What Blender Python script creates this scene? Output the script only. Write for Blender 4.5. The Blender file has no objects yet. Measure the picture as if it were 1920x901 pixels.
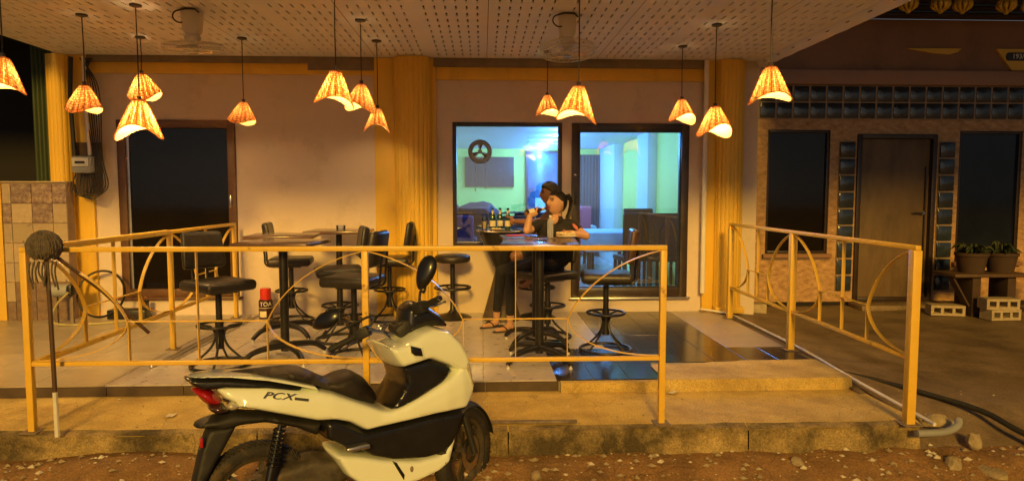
import bpy, bmesh, math, random
import numpy as np
from mathutils import Vector, Matrix, noise
from mathutils.geometry import delaunay_2d_cdt
random.seed(7)
PI = math.pi
scene = bpy.context.scene
COL = scene.collection

# ------------------------------------------------------------ camera, night sky, street light, exposure
cam_d = bpy.data.cameras.new('camera'); cam = bpy.data.objects.new('camera', cam_d); COL.objects.link(cam)
cam_d.sensor_width = 36.0; cam_d.lens = 23.44; cam_d.clip_end = 400; cam_d.clip_start = 0.05
cam.location = (0, 0, 1.42)
cam.rotation_euler = (PI/2 - math.atan(88.5/1250), 0, -math.atan(55/1250))
scene.camera = cam

SUN_EL = math.radians(22.5); SUN_AZ = math.radians(3.0)
world = bpy.data.worlds.new('World'); scene.world = world; world.use_nodes = True
wn = world.node_tree
sky = wn.nodes.new('ShaderNodeTexSky'); sky.sky_type = 'NISHITA'; sky.sun_disc = False
sky.sun_elevation = SUN_EL; sky.sun_rotation = PI + SUN_AZ
hsv = wn.nodes.new('ShaderNodeHueSaturation'); hsv.inputs['Saturation'].default_value = .45   # hazy town night: a paler sky
wn.links.new(sky.outputs[0], hsv.inputs['Color']); wn.links.new(hsv.outputs[0], wn.nodes['Background'].inputs[0])
wn.nodes['Background'].inputs[1].default_value = 0.013
sun_d = bpy.data.lights.new('street_light', 'SUN'); sun_d.energy = 1.85; sun_d.angle = math.radians(8.0)
sun_d.color = (1.0, 0.56, 0.078)
sun = bpy.data.objects.new('street_light', sun_d); COL.objects.link(sun)
sun.rotation_euler = Vector((math.sin(SUN_AZ)*math.cos(SUN_EL), math.cos(SUN_AZ)*math.cos(SUN_EL), -math.sin(SUN_EL))).to_track_quat('-Z', 'Y').to_euler()
sun.location = (-2, -12, 8)
vs = scene.view_settings
vs.view_transform = 'Standard'; vs.look = 'None'; vs.exposure = 0.75; vs.gamma = 1.0; vs.use_curve_mapping = False

# ------------------------------------------------------------ helpers
class MB:
    def __init__(s): s.v = []; s.f = []; s.m = []
    def add(s, vs_, fs, mi=0):
        o = len(s.v); s.v += [tuple(p) for p in vs_]; s.f += [tuple(i+o for i in f) for f in fs]; s.m += [mi]*len(fs); return s
    def b(s, x0, x1, y0, y1, z0, z1, mi=0):
        return s.add([(x, y, z) for z in (z0, z1) for y in (y0, y1) for x in (x0, x1)],
                     [(0,2,3,1),(4,5,7,6),(0,1,5,4),(2,6,7,3),(0,4,6,2),(1,3,7,5)], mi)
    def bar(s, p, q, w, h, up=(0,0,1), mi=0):
        p = Vector(p); q = Vector(q); d = (q-p).normalized(); a = d.cross(Vector(up))
        if a.length < 1e-4: a = d.cross(Vector((1,0,0)))
        a.normalize(); c = a.cross(d)
        vv = [e + a*sx*w/2 + c*sy*h/2 for e in (p, q) for sy in (-1, 1) for sx in (-1, 1)]
        return s.add(vv, [(0,1,3,2),(4,6,7,5),(0,4,5,1),(2,3,7,6),(0,2,6,4),(1,5,7,3)], mi)
    def tube(s, pts, r, n=8, closed=False, mi=0, cap=True):
        P = [Vector(p) for p in pts]; k = len(P); R = r if isinstance(r, (list, tuple)) else [r]*k
        d0 = (P[1]-P[0]).normalized(); a = d0.orthogonal().normalized(); vv = []
        for i in range(k):
            if closed: d = (P[(i+1) % k]-P[i-1])
            else: d = P[min(i+1, k-1)]-P[max(i-1, 0)]
            d.normalize(); a = (a - d*a.dot(d)); a.normalize(); c = d.cross(a)
            vv += [P[i] + (a*math.cos(2*PI*j/n)+c*math.sin(2*PI*j/n))*R[i] for j in range(n)]
        fs = []
        for i in range(k if closed else k-1):
            for j in range(n):
                A = i*n; B = ((i+1) % k)*n
                fs.append((A+j, A+(j+1) % n, B+(j+1) % n, B+j))
        if not closed and cap: fs += [tuple(range(n))[::-1], tuple(range((k-1)*n, k*n))]
        return s.add(vv, fs, mi)
    def ring(s, c, R, r, n=32, m=8, axis=(0,0,1), mi=0):
        q = Vector((0,0,1)).rotation_difference(Vector(axis)); c = Vector(c)
        return s.tube([c + q @ Vector((R*math.cos(2*PI*i/n), R*math.sin(2*PI*i/n), 0)) for i in range(n)], r, m, True, mi)
    def lathe(s, prof, n=24, c=(0,0,0), axis=(0,0,1), mi=0, a0=0, a1=2*PI):
        q = Vector((0,0,1)).rotation_difference(Vector(axis)); c = Vector(c); full = abs(a1-a0-2*PI) < 1e-6
        nn = n if full else n+1; vv = []
        for r, z in prof:
            for j in range(nn):
                t = a0+(a1-a0)*j/n; vv.append(c + q @ Vector((max(r, 1e-5)*math.cos(t), max(r, 1e-5)*math.sin(t), z)))
        fs = []
        for i in range(len(prof)-1):
            for j in range(n):
                fs.append((i*nn+j, i*nn+(j+1) % nn, (i+1)*nn+(j+1) % nn, (i+1)*nn+j))
        return s.add(vv, fs, mi)
    def ball(s, c, r, n=16, m=10, mi=0):
        r = (r,)*3 if isinstance(r, (int, float)) else r
        o = len(s.v); s.lathe([(math.sin(PI*i/m), -math.cos(PI*i/m)) for i in range(m+1)], n, (0,0,0), mi=mi)
        s.v[o:] = [(c[0]+p[0]*r[0], c[1]+p[1]*r[1], c[2]+p[2]*r[2]) for p in s.v[o:]]; return s
    def prism(s, poly, fn, t0, t1, mi=0):
        n = len(poly); vv = [fn(a, b, t0) for a, b in poly] + [fn(a, b, t1) for a, b in poly]
        fs = [tuple(range(n))[::-1], tuple(range(n, 2*n))] + [(i, (i+1) % n, n+(i+1) % n, n+i) for i in range(n)]
        return s.add(vv, fs, mi)
    def grid(s, nx, ny, fn, mi=0):
        vv = [fn(i/nx, j/ny) for j in range(ny+1) for i in range(nx+1)]
        fs = [(j*(nx+1)+i, j*(nx+1)+i+1, (j+1)*(nx+1)+i+1, (j+1)*(nx+1)+i) for j in range(ny) for i in range(nx)]
        return s.add(vv, fs, mi)
    def mesh(s, name, mats, smooth=35, bev=0, seg=2, merge=False, recalc=True):
        me = bpy.data.meshes.new(name); me.from_pydata(s.v, [], s.f)
        for m in (mats if isinstance(mats, (list, tuple)) else [mats]): me.materials.append(M[m])
        me.polygons.foreach_set('material_index', s.m)
        bm = bmesh.new(); bm.from_mesh(me)
        if merge: bmesh.ops.remove_doubles(bm, verts=bm.verts, dist=1e-4)
        if recalc: bmesh.ops.recalc_face_normals(bm, faces=bm.faces)
        if bev:
            es = [e for e in bm.edges if len(e.link_faces) == 2 and e.calc_face_angle(0) > 0.6]
            bmesh.ops.bevel(bm, geom=es, offset=bev, segments=seg, profile=0.5, affect='EDGES', clamp_overlap=True)
        bm.to_mesh(me); bm.free()
        if smooth:
            me.shade_smooth(); me.set_sharp_from_angle(angle=math.radians(smooth))
        me.update(); return me
    def build(s, name, mats, parent=None, **k):
        return link(name, s.mesh(name, mats, **k), parent)

def link(name, me, parent=None, loc=None, rot=None):
    o = bpy.data.objects.new(name, me); COL.objects.link(o)
    if parent is not None: o.parent = parent
    if loc: o.location = loc
    if rot: o.rotation_euler = rot
    return o
def tag(o, label, cat, group=None, kind=None):
    o['label'] = label; o['category'] = cat
    if group: o['group'] = group
    if kind: o['kind'] = kind
    return o
def thing(name, label, cat, loc=(0,0,0), rz=0, group=None):
    o = bpy.data.objects.new(name, None); COL.objects.link(o); o.empty_display_size = .1
    o.location = loc; o.rotation_euler = (0, 0, math.radians(rz)); return tag(o, label, cat, group)
def struct(o, label=None):
    o['kind'] = 'structure'
    if label: o['label'] = label
    return o
def copy_tree(o, parent=None):
    c = o.copy(); COL.objects.link(c)
    if parent is not None: c.parent = parent
    for ch in list(o.children): copy_tree(ch, c)
    return c
def text_mesh(body, size, mat_name, depth=0.001, shear=0.0, spacing=1.0):
    cu = bpy.data.curves.new('lettering', 'FONT'); cu.body = body; cu.size = size; cu.extrude = depth; cu.shear = shear
    cu.align_x = 'CENTER'; cu.align_y = 'CENTER'; cu.space_character = spacing; cu.resolution_u = 3
    o = bpy.data.objects.new('lettering', cu); COL.objects.link(o)
    bpy.context.view_layer.update()
    me = bpy.data.meshes.new_from_object(o.evaluated_get(bpy.context.evaluated_depsgraph_get()))
    bpy.data.objects.remove(o); me.materials.clear(); me.materials.append(M[mat_name]); return me
def spline(pts, k=6, closed=False):
    P = [Vector(p) for p in pts]; n = len(P); out = []
    for i in range(n if closed else n-1):
        if closed: a, b, c, d = P[i-1], P[i], P[(i+1) % n], P[(i+2) % n]
        else: a, b, c, d = P[max(i-1,0)], P[i], P[i+1], P[min(i+2,n-1)]
        for j in range(k):
            t = j/k; out.append(0.5*((2*b)+(c-a)*t+(2*a-5*b+4*c-d)*t*t+(3*b-a-3*c+d)*t**3))
    if not closed: out.append(P[-1])
    return out

# ------------------------------------------------------------ materials
M = {}
def mat(name, col, rough=.6, var=.15, scale=6., bump=0., bscale=60., metal=0., spec=.5, trans=0., col2=None, coat=0., rnd=0., detail=6., stain=None, emit=None, speck=0., stretch=(1,1,1), rot=(0,0,0)):
    m = bpy.data.materials.new(name); m.use_nodes = True; M[name] = m
    nt = m.node_tree; N = nt.nodes; Lk = nt.links; bs = N['Principled BSDF']
    bs.inputs['Roughness'].default_value = rough; bs.inputs['Metallic'].default_value = metal
    bs.inputs['Specular IOR Level'].default_value = spec; bs.inputs['Coat Weight'].default_value = coat
    bs.inputs['Coat Roughness'].default_value = .08
    tc = N.new('ShaderNodeTexCoord'); mp = N.new('ShaderNodeMapping'); Lk.new(tc.outputs['Object'], mp.inputs[0]); mp.inputs['Scale'].default_value = stretch; mp.inputs['Rotation'].default_value = rot
    nz = N.new('ShaderNodeTexNoise'); nz.inputs['Scale'].default_value = scale; nz.inputs['Detail'].default_value = detail; nz.inputs['Roughness'].default_value = .62
    Lk.new(mp.outputs[0], nz.inputs['Vector'])
    rp = N.new('ShaderNodeValToRGB'); rp.color_ramp.elements[0].position = .3; rp.color_ramp.elements[1].position = .7
    c2 = col2 or tuple(min(1, c*(1+var)) for c in col); c1 = col if col2 else tuple(c*(1-var) for c in col)
    rp.color_ramp.elements[0].color = (*c1, 1); rp.color_ramp.elements[1].color = (*c2, 1)
    Lk.new(nz.outputs['Fac'], rp.inputs[0]); out = rp.outputs[0]
    if stain:
        sc, scale2, lo, hi = stain
        n2 = N.new('ShaderNodeTexNoise'); n2.inputs['Scale'].default_value = scale2; n2.inputs['Detail'].default_value = 8; n2.inputs['Roughness'].default_value = .7
        Lk.new(mp.outputs[0], n2.inputs['Vector'])
        r2 = N.new('ShaderNodeMapRange'); r2.inputs[1].default_value = lo; r2.inputs[2].default_value = hi; Lk.new(n2.outputs['Fac'], r2.inputs[0])
        mx = N.new('ShaderNodeMixRGB'); Lk.new(r2.outputs[0], mx.inputs[0]); Lk.new(out, mx.inputs[1]); mx.inputs[2].default_value = (*sc, 1); out = mx.outputs[0]
    if speck:
        n3 = N.new('ShaderNodeTexNoise'); n3.inputs['Scale'].default_value = 95; n3.inputs['Detail'].default_value = 3; n3.inputs['Roughness'].default_value = .75; Lk.new(tc.outputs['Object'], n3.inputs['Vector'])
        n4 = N.new('ShaderNodeTexVoronoi'); n4.feature = 'DISTANCE_TO_EDGE'; n4.inputs['Scale'].default_value = 1.7; n5 = N.new('ShaderNodeTexNoise'); n5.inputs['Scale'].default_value = 4; Lk.new(tc.outputs['Object'], n5.inputs['Vector'])
        vm = N.new('ShaderNodeMixRGB'); vm.inputs[0].default_value = .22; Lk.new(tc.outputs['Object'], vm.inputs[1]); Lk.new(n5.outputs['Color'], vm.inputs[2]); Lk.new(vm.outputs[0], n4.inputs['Vector'])
        ck = N.new('ShaderNodeMapRange'); ck.inputs[1].default_value = .0; ck.inputs[2].default_value = .006; ck.inputs[3].default_value = 1-.8*speck; ck.inputs[4].default_value = 1; Lk.new(n4.outputs['Distance'], ck.inputs[0])
        r3 = N.new('ShaderNodeMapRange'); r3.inputs[1].default_value = .3; r3.inputs[2].default_value = .7; r3.inputs[3].default_value = 1-speck; r3.inputs[4].default_value = 1+speck*.7; Lk.new(n3.outputs['Fac'], r3.inputs[0])
        mm = N.new('ShaderNodeMath'); mm.operation = 'MULTIPLY'; Lk.new(r3.outputs[0], mm.inputs[0]); Lk.new(ck.outputs[0], mm.inputs[1])
        h3 = N.new('ShaderNodeHueSaturation'); Lk.new(mm.outputs[0], h3.inputs['Value']); Lk.new(out, h3.inputs['Color']); out = h3.outputs[0]
    if rnd:
        oi = N.new('ShaderNodeObjectInfo'); mr = N.new('ShaderNodeMapRange'); mr.inputs[3].default_value = 1-rnd; mr.inputs[4].default_value = 1+rnd
        Lk.new(oi.outputs['Random'], mr.inputs[0]); hs = N.new('ShaderNodeHueSaturation'); Lk.new(mr.outputs[0], hs.inputs['Value']); Lk.new(out, hs.inputs['Color']); out = hs.outputs[0]
    Lk.new(out, bs.inputs['Base Color'])
    rr = N.new('ShaderNodeMapRange'); rr.inputs[3].default_value = max(.02, rough*.8); rr.inputs[4].default_value = min(1, rough*1.25); Lk.new(nz.outputs['Fac'], rr.inputs[0]); Lk.new(rr.outputs[0], bs.inputs['Roughness'])
    if bump:
        nb = N.new('ShaderNodeTexNoise'); nb.inputs['Scale'].default_value = bscale; nb.inputs['Detail'].default_value = 5; Lk.new(mp.outputs[0], nb.inputs['Vector'])
        bp = N.new('ShaderNodeBump'); bp.inputs['Strength'].default_value = min(1, bump); bp.inputs['Distance'].default_value = .01; Lk.new(nb.outputs['Fac'], bp.inputs['Height']); Lk.new(bp.outputs[0], bs.inputs['Normal'])
    if trans: bs.inputs['Transmission Weight'].default_value = trans
    if emit:
        bs.inputs['Emission Color'].default_value = (*emit[0], 1); bs.inputs['Emission Strength'].default_value = emit[1]
    return m
def glass(name, tint=(.9,.95,.95), refl=.06, rough=.01):
    m = bpy.data.materials.new(name); m.use_nodes = True; M[name] = m; nt = m.node_tree; N = nt.nodes; N.remove(N['Principled BSDF'])
    t = N.new('ShaderNodeBsdfTransparent'); t.inputs[0].default_value = (*tint, 1); g = N.new('ShaderNodeBsdfGlossy'); g.inputs['Roughness'].default_value = rough
    lw = N.new('ShaderNodeLayerWeight'); lw.inputs[0].default_value = .35; mr = N.new('ShaderNodeMapRange'); mr.inputs[3].default_value = refl; mr.inputs[4].default_value = .9
    mx = N.new('ShaderNodeMixShader'); nt.links.new(lw.outputs['Fresnel'], mr.inputs[0]); nt.links.new(mr.outputs[0], mx.inputs[0]); nt.links.new(t.outputs[0], mx.inputs[1]); nt.links.new(g.outputs[0], mx.inputs[2])
    nt.links.new(mx.outputs[0], N['Material Output'].inputs[0]); return m
def translucent(name, col, frac=.6, var=.3, scale=40):
    m = bpy.data.materials.new(name); m.use_nodes = True; M[name] = m; nt = m.node_tree; N = nt.nodes; N.remove(N['Principled BSDF'])
    tc = N.new('ShaderNodeTexCoord'); nz = N.new('ShaderNodeTexNoise'); nz.inputs['Scale'].default_value = scale; nt.links.new(tc.outputs['Object'], nz.inputs['Vector'])
    rp = N.new('ShaderNodeValToRGB'); rp.color_ramp.elements[0].position = .35; rp.color_ramp.elements[1].position = .65
    rp.color_ramp.elements[0].color = (*[c*(1-var) for c in col], 1); rp.color_ramp.elements[1].color = (*[min(1, c*(1+var)) for c in col], 1); nt.links.new(nz.outputs['Fac'], rp.inputs[0])
    d = N.new('ShaderNodeBsdfDiffuse'); t = N.new('ShaderNodeBsdfTranslucent'); mx = N.new('ShaderNodeMixShader'); mx.inputs[0].default_value = frac
    for n in (d, t): nt.links.new(rp.outputs[0], n.inputs[0])
    nt.links.new(d.outputs[0], mx.inputs[1]); nt.links.new(t.outputs[0], mx.inputs[2]); nt.links.new(mx.outputs[0], N['Material Output'].inputs[0]); return m
def emission(name, col, s):
    m = bpy.data.materials.new(name); m.use_nodes = True; M[name] = m; nt = m.node_tree; N = nt.nodes; N.remove(N['Principled BSDF'])
    e = N.new('ShaderNodeEmission'); e.inputs[0].default_value = (*col, 1); e.inputs[1].default_value = s; nt.links.new(e.outputs[0], N['Material Output'].inputs[0]); return m

mat('dirt', (.17,.09,.032), .95, col2=(.38,.21,.085), scale=3.5, bump=.9, bscale=45, stain=((.10,.06,.03), 2.4, .5, .75), speck=.5)
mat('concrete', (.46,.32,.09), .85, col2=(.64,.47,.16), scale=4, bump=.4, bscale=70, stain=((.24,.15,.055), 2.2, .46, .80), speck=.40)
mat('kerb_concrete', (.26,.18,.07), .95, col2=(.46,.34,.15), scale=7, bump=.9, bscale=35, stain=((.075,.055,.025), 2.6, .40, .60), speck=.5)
mat('dark_concrete', (.17,.12,.07), .6, col2=(.29,.21,.14), scale=2.2, bump=.4, bscale=60, stain=((.08,.055,.035), 1.9, .48, .75), speck=.35)
mat('rubble', (.25,.19,.11), .95, col2=(.45,.37,.24), scale=14, bump=.8, bscale=60)
mat('tile_light', (.56,.50,.47), .28, var=.10, scale=9, bump=.06, bscale=20, rnd=.06, stain=((.30,.25,.2), 3, .58, .8))
mat('tile_grey', (.40,.34,.26), .30, var=.14, scale=6, bump=.06, rnd=.07, stain=((.24,.19,.13), 3, .52, .8))
mat('tile_dark', (.030,.028,.030), .16, var=.4, scale=7, bump=.10, bscale=25, rnd=.2, stain=((.13,.11,.09), 5, .56, .8), stretch=(1,3.5,1))
mat('tile_mid', (.36,.31,.29), .32, var=.1, scale=8, rnd=.05, stain=((.2,.17,.14), 4, .55, .8))
mat('riser_dark', (.075,.05,.035), .5, var=.3, scale=8)
mat('grout', (.30,.26,.20), .9, var=.25)
mat('grout_dark', (.16,.14,.12), .9, var=.25)
mat('wall_white', (.60,.50,.42), .75, var=.04, scale=1.5, bump=.1, bscale=120, stain=((.44,.36,.27), 2.4, .52, .80))
mat('paint_yellow', (.70,.44,.05), .5, var=.08, scale=4, bump=.12, bscale=90, stain=((.40,.22,.03), 2.2, .56, .8), stretch=(1,1,.35))
mat('rail_yellow', (.78,.49,.06), .38, var=.06, scale=12, stain=((.26,.12,.03), 11, .60, .72))
mat('frame_dark', (.035,.022,.018), .35, var=.3, scale=12, spec=.5)
mat('frame_brown', (.10,.045,.02), .45, var=.25, scale=10)
mat('beam_grey', (.20,.16,.13), .8, var=.2)
mat('board_blue_spill', (.74,.75,.86), .8, var=.05, scale=3, rnd=.03, stain=((.68,.62,.62), 1.5, .55, .85))  # white boards; bluish tint stands in for blue light spilling from the room
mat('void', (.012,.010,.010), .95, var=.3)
mat('black_paint', (.016,.014,.014), .35, var=.3, scale=20)
mat('black_leather', (.022,.018,.016), .36, var=.35, scale=25, bump=.15, bscale=160)
mat('leather_brown_glint', (.06,.03,.018), .36, var=.35, scale=20, bump=.12, bscale=160)  # black leather with a brownish glint mixed into its colour
mat('table_top', (.10,.055,.035), .22, var=.25, scale=4, coat=.3, stretch=(1,8,1))
mat('pad_white', (.7,.68,.62), .5)
mat('steel', (.55,.54,.52), .25, metal=1., var=.1)
mat('alu', (.62,.60,.58), .32, metal=1., var=.1)
mat('white_plastic', (.62,.60,.55), .4, var=.06)
mat('grey_plastic', (.28,.29,.30), .45, var=.1)
mat('pvc', (.72,.69,.62), .4, var=.06)
mat('rubber', (.018,.017,.016), .7, var=.3, scale=30, bump=.3)
mat('cable_black', (.02,.02,.02), .5)
mat('scooter_white', (.82,.90,.80), .16, var=.015, scale=2, coat=.8)
mat('scooter_black', (.010,.010,.011), .30, var=.3, scale=10, coat=.3)
mat('scooter_matt', (.018,.017,.016), .55, var=.3, scale=14, bump=.2, bscale=200)
mat('seat_black', (.020,.015,.012), .48, var=.3, bump=.25, bscale=220)
mat('red_lens', (.38,.010,.012), .1, var=.2, coat=.6)
mat('clear_lens', (.62,.58,.50), .12, var=.15, spec=.8, scale=60, metal=.4)
mat('mirror_blue_reflection', (.02,.035,.09), .08, var=.2, spec=.8)  # blue of the reflected surroundings put into the mirror's own colour
mat('smoke_lens', (.05,.02,.02), .1, coat=.7)
mat('tyre', (.022,.020,.018), .75, var=.35, scale=30, bump=.4, bscale=120, stain=((.14,.09,.045), 8, .5, .75))
mat('engine', (.10,.085,.065), .55, metal=.5, var=.4, scale=18, stain=((.16,.10,.05), 7, .5, .7))
mat('mop_grey', (.07,.055,.04), .95, col2=(.17,.14,.11), scale=40, bump=.8, bscale=150)
mat('wood_dark', (.06,.032,.018), .6, col2=(.11,.06,.03), scale=8, stretch=(6,6,.6))
mat('blue_pad', (.012,.022,.075), .5, var=.3)
mat('brown_vinyl', (.14,.075,.035), .5, var=.25)
mat('can_red', (.55,.03,.015), .35, var=.08)
mat('can_dark', (.05,.016,.014), .35, var=.4, scale=25)
mat('print_white', (.78,.75,.70), .6)
mat('print_grey', (.05,.05,.055), .35)
mat('skin', (.52,.29,.18), .5, var=.08, scale=12)
mat('skin_man', (.24,.11,.065), .5, var=.08, scale=12)
mat('lip', (.36,.07,.06), .4)
mat('eye_dark', (.02,.014,.012), .3)
mat('shirt_black', (.014,.013,.014), .85, var=.3, scale=30, bump=.3, bscale=25)
mat('shirt_pink', (.55,.16,.13), .8)
mat('shirt_man', (.06,.022,.022), .85, var=.3, scale=25, bump=.3, bscale=25)
mat('cone_brown_sheen', (.085,.06,.04), .5, var=.25, scale=10)  # black cone, its brownish sheen painted in as base colour
mat('trousers', (.014,.014,.019), .85, var=.3, scale=20, bump=.35, bscale=22)
mat('shorts', (.03,.03,.04), .85, var=.3)
mat('hair_black', (.012,.009,.008), .42, var=.5, scale=60, stretch=(1,1,.2))
mat('flipflop', (.03,.02,.016), .7)
mat('wall_green', (.88,.86,.19), .7, var=.05, scale=2)
mat('wall_cool', (.74,.76,.76), .7, var=.04, scale=2)
mat('room_tile', (.50,.50,.50), .15, var=.08, rnd=.05)
mat('cloth_blue', (.45,.60,.72), .8, var=.08, bump=.2, bscale=40)
mat('chair_dark', (.012,.008,.010), .5, var=.3)
mat('chair_pink', (.62,.12,.18), .55, var=.1)
mat('purple_fab', (.11,.03,.13), .8, var=.2)
mat('navy_fab', (.02,.03,.08), .7, var=.3, scale=6, bump=.4, bscale=20)
mat('tv_black', (.008,.014,.026), .25, var=.2)
mat('curtain', (.05,.11,.13), .8, var=.3, stretch=(5,5,.3))
mat('fridge_blue', (.06,.12,.24), .25, var=.5, scale=3)
mat('bottle_green', (.012,.045,.016), .08, var=.2, spec=.8, coat=.5)
mat('bottle_brown', (.045,.014,.006), .08, var=.2, spec=.8, coat=.5)
mat('foil', (.72,.62,.38), .35, metal=.6)
mat('label_paper', (.66,.60,.42), .6, var=.2, scale=60)
mat('snack', (.62,.46,.22), .7, col2=(.75,.62,.38), scale=60, bump=.6, bscale=90)
mat('red_card', (.55,.05,.05), .5)
mat('stone_clad', (.24,.125,.05), .55, col2=(.58,.36,.19), scale=5, bump=.6, bscale=11, stretch=(2.2,1,4.0), rot=(0,.75,0))
mat('brown_paint', (.26,.14,.09), .7, var=.15, scale=1.5, stain=((.13,.07,.045), 1.2, .5, .8))
mat('beam_pink', (.34,.20,.15), .7, var=.12, scale=2, stain=((.22,.12,.08), 4, .55, .8))
mat('glass_block', (.022,.032,.05), .14, var=.35, scale=14, bump=.5, bscale=18, spec=.8, rnd=.25)
mat('mortar', (.30,.22,.16), .85, var=.15)
mat('dark_glass', (.007,.005,.004), .06, var=.2, spec=.30)
mat('blue_glass', (.008,.012,.028), .07, var=.5, scale=1.2, spec=.3)  # bluish reflection painted into the pane colour
mat('door_wood', (.12,.075,.04), .6, col2=(.17,.11,.06), scale=3, stretch=(2,2,.6), stain=((.06,.04,.025), 2.0, .46, .75))
mat('cinder', (.34,.27,.18), .95, col2=(.5,.41,.29), scale=18, bump=.8, bscale=90)
mat('clay', (.055,.03,.02), .8, var=.25)  # weaker light around the bench put into this darker brown
mat('leaf', (.015,.022,.008), .6, col2=(.03,.045,.014), scale=8)
mat('sign_yellow', (.72,.44,.06), .5, var=.06)
mat('gold', (.75,.50,.06), .38, var=.3, scale=14, metal=.3)
mat('green_paint', (.035,.055,.022), .6, var=.3, scale=4, stretch=(4,4,.3))
mat('tile_clad', (.38,.30,.22), .25, var=.12, scale=20, rnd=.10, stain=((.20,.14,.09), 7, .55, .8))
mat('tile_speck', (.36,.28,.22), .25, col2=(.13,.075,.09), scale=28, rnd=.1, detail=2)
mat('tile_flower', (.40,.32,.22), .25, var=.08, scale=10, rnd=.10, stain=((.12,.08,.08), 15, .60, .68))
mat('tile_brown', (.26,.18,.12), .3, col2=(.14,.09,.07), scale=24, rnd=.1)
mat('rope', (.40,.34,.16), .8)
mat('rust_pipe', (.10,.06,.035), .7, col2=(.28,.22,.16), scale=9, bump=.5, stretch=(1,1,.4))
mat('paper', (.62,.56,.46), .8, var=.1)
mat('pink_shard', (.55,.40,.36), .8)
def milky(name, col, frac):
    m = glass(name, (.99,.99,.99), .03); nt = m.node_tree; N = nt.nodes; out = N['Material Output']; src = out.inputs[0].links[0].from_socket
    d = N.new('ShaderNodeBsdfTranslucent'); d.inputs[0].default_value = (*col, 1); d2 = N.new('ShaderNodeBsdfDiffuse'); d2.inputs[0].default_value = (*col, 1)
    a = N.new('ShaderNodeAddShader'); nt.links.new(d.outputs[0], a.inputs[0]); nt.links.new(d2.outputs[0], a.inputs[1])
    mx = N.new('ShaderNodeMixShader'); mx.inputs[0].default_value = frac; nt.links.new(src, mx.inputs[1]); nt.links.new(a.outputs[0], mx.inputs[2]); nt.links.new(mx.outputs[0], out.inputs[0])
milky('plastic_clear', (.80,.83,.86), .17)
glass('pane', (.9,.95,.95), .10); glass('clear_glass', (.93,.95,.95), .10); glass('fan_clear', (.94,.92,.90), .10)
translucent('reed', (.60,.25,.11), .42, .3, 60); translucent('reed_pale', (.78,.48,.22), .42, .25, 60)
translucent('liner', (.86,.62,.27), .35, .06, 30)
translucent('rib_dark', (.26,.085,.035), .4, .3, 60)
emission('bulb', (1, .74, .34), 24); emission('led', (.45, .75, 1.0), 60)

# ============================================================ the setting: road, pavement, terrace, forecourt
FY = 7.44     # face of the restaurant wall
G = 0.08      # terrace floor level
def road_z(x, y):
    t = max(0., min(1., (y-3.35)/.6)); t = t*t*(3-2*t)
    z = -.30 + .15*t + .012*noise.noise(Vector((x*1.7, y*1.7, 0))) + .006*noise.noise(Vector((x*6, y*6, 3)))
    z += .045*math.exp(-((x+2.0)/.55)**2-((y-3.85)/.25)**2)
    return z
def ax(lo, hi, n): return [lo+(hi-lo)*i/n for i in range(n+1)]
mb = MB(); xs = [-60,-30,-15,-9]+ax(-6,6,150)+[9,15,30,60]; ys = [-60,-30,-12,-4,0]+ax(1.6,4.1,70)
mb.v = [(x, y, road_z(x, y)) for y in ys for x in xs]; nx = len(xs)
mb.f = [(j*nx+i, j*nx+i+1, (j+1)*nx+i+1, (j+1)*nx+i) for j in range(len(ys)-1) for i in range(nx-1)]; mb.m = [0]*len(mb.f)
struct(mb.build('road', 'dirt', smooth=180), 'sandy dirt road in front of the kerb')

def kerb_y(x): return 3.945-.012*x + .034*noise.noise(Vector((x*2.1, 0, 1)))+.016*noise.noise(Vector((x*9, 0, 5)))
mb = MB()
def slab(u, w):
    x = -12+14.72*u; yk = kerb_y(x); y = yk+(4.75-yk)*w
    return (x, y, .0+.006*noise.noise(Vector((x*1.3, y*1.3, 7)))-(.018*(1+noise.noise(Vector((x*7, 0, 2)))) if w < .02 else 0))
mb.grid(260, 14, slab)
pave = struct(mb.build('pavement', 'concrete', smooth=60), 'strip of worn concrete pavement behind the kerb')
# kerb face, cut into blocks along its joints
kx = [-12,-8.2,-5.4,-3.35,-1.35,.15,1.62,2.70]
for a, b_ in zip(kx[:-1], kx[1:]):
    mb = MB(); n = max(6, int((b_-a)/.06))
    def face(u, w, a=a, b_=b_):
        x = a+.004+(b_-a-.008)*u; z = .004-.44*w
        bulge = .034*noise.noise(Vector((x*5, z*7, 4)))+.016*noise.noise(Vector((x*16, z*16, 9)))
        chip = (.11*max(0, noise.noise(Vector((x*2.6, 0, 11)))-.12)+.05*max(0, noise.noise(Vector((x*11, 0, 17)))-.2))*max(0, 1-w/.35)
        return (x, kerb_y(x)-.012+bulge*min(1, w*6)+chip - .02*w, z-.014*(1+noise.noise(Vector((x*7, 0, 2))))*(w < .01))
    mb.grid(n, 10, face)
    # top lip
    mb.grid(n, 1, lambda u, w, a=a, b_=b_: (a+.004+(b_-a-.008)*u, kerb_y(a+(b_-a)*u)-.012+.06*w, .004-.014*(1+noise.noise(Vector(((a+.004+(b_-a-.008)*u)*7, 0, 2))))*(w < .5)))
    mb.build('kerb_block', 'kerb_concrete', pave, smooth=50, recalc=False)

# neighbour's forecourt on the right
def fore_z(x, y):
    t = max(0., min(1., (y-3.45)/1.0)); t = t*t*(3-2*t)
    return -.27+.262*t+.010*noise.noise(Vector((x*2, y*2, 1)))+.075*max(0., min(1., (3.5-x)/.8))*max(0., min(1., (y-4.5)/.5))
mb = MB()
mb.grid(90, 90, lambda u, w: (2.66+11*u*u*.999+.01*u, 3.3+5.4*w, fore_z(2.66+11*u*u, 3.3+5.4*w)))
struct(mb.build('forecourt', 'dark_concrete', smooth=180), 'dark concrete forecourt before the neighbouring house')

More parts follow.
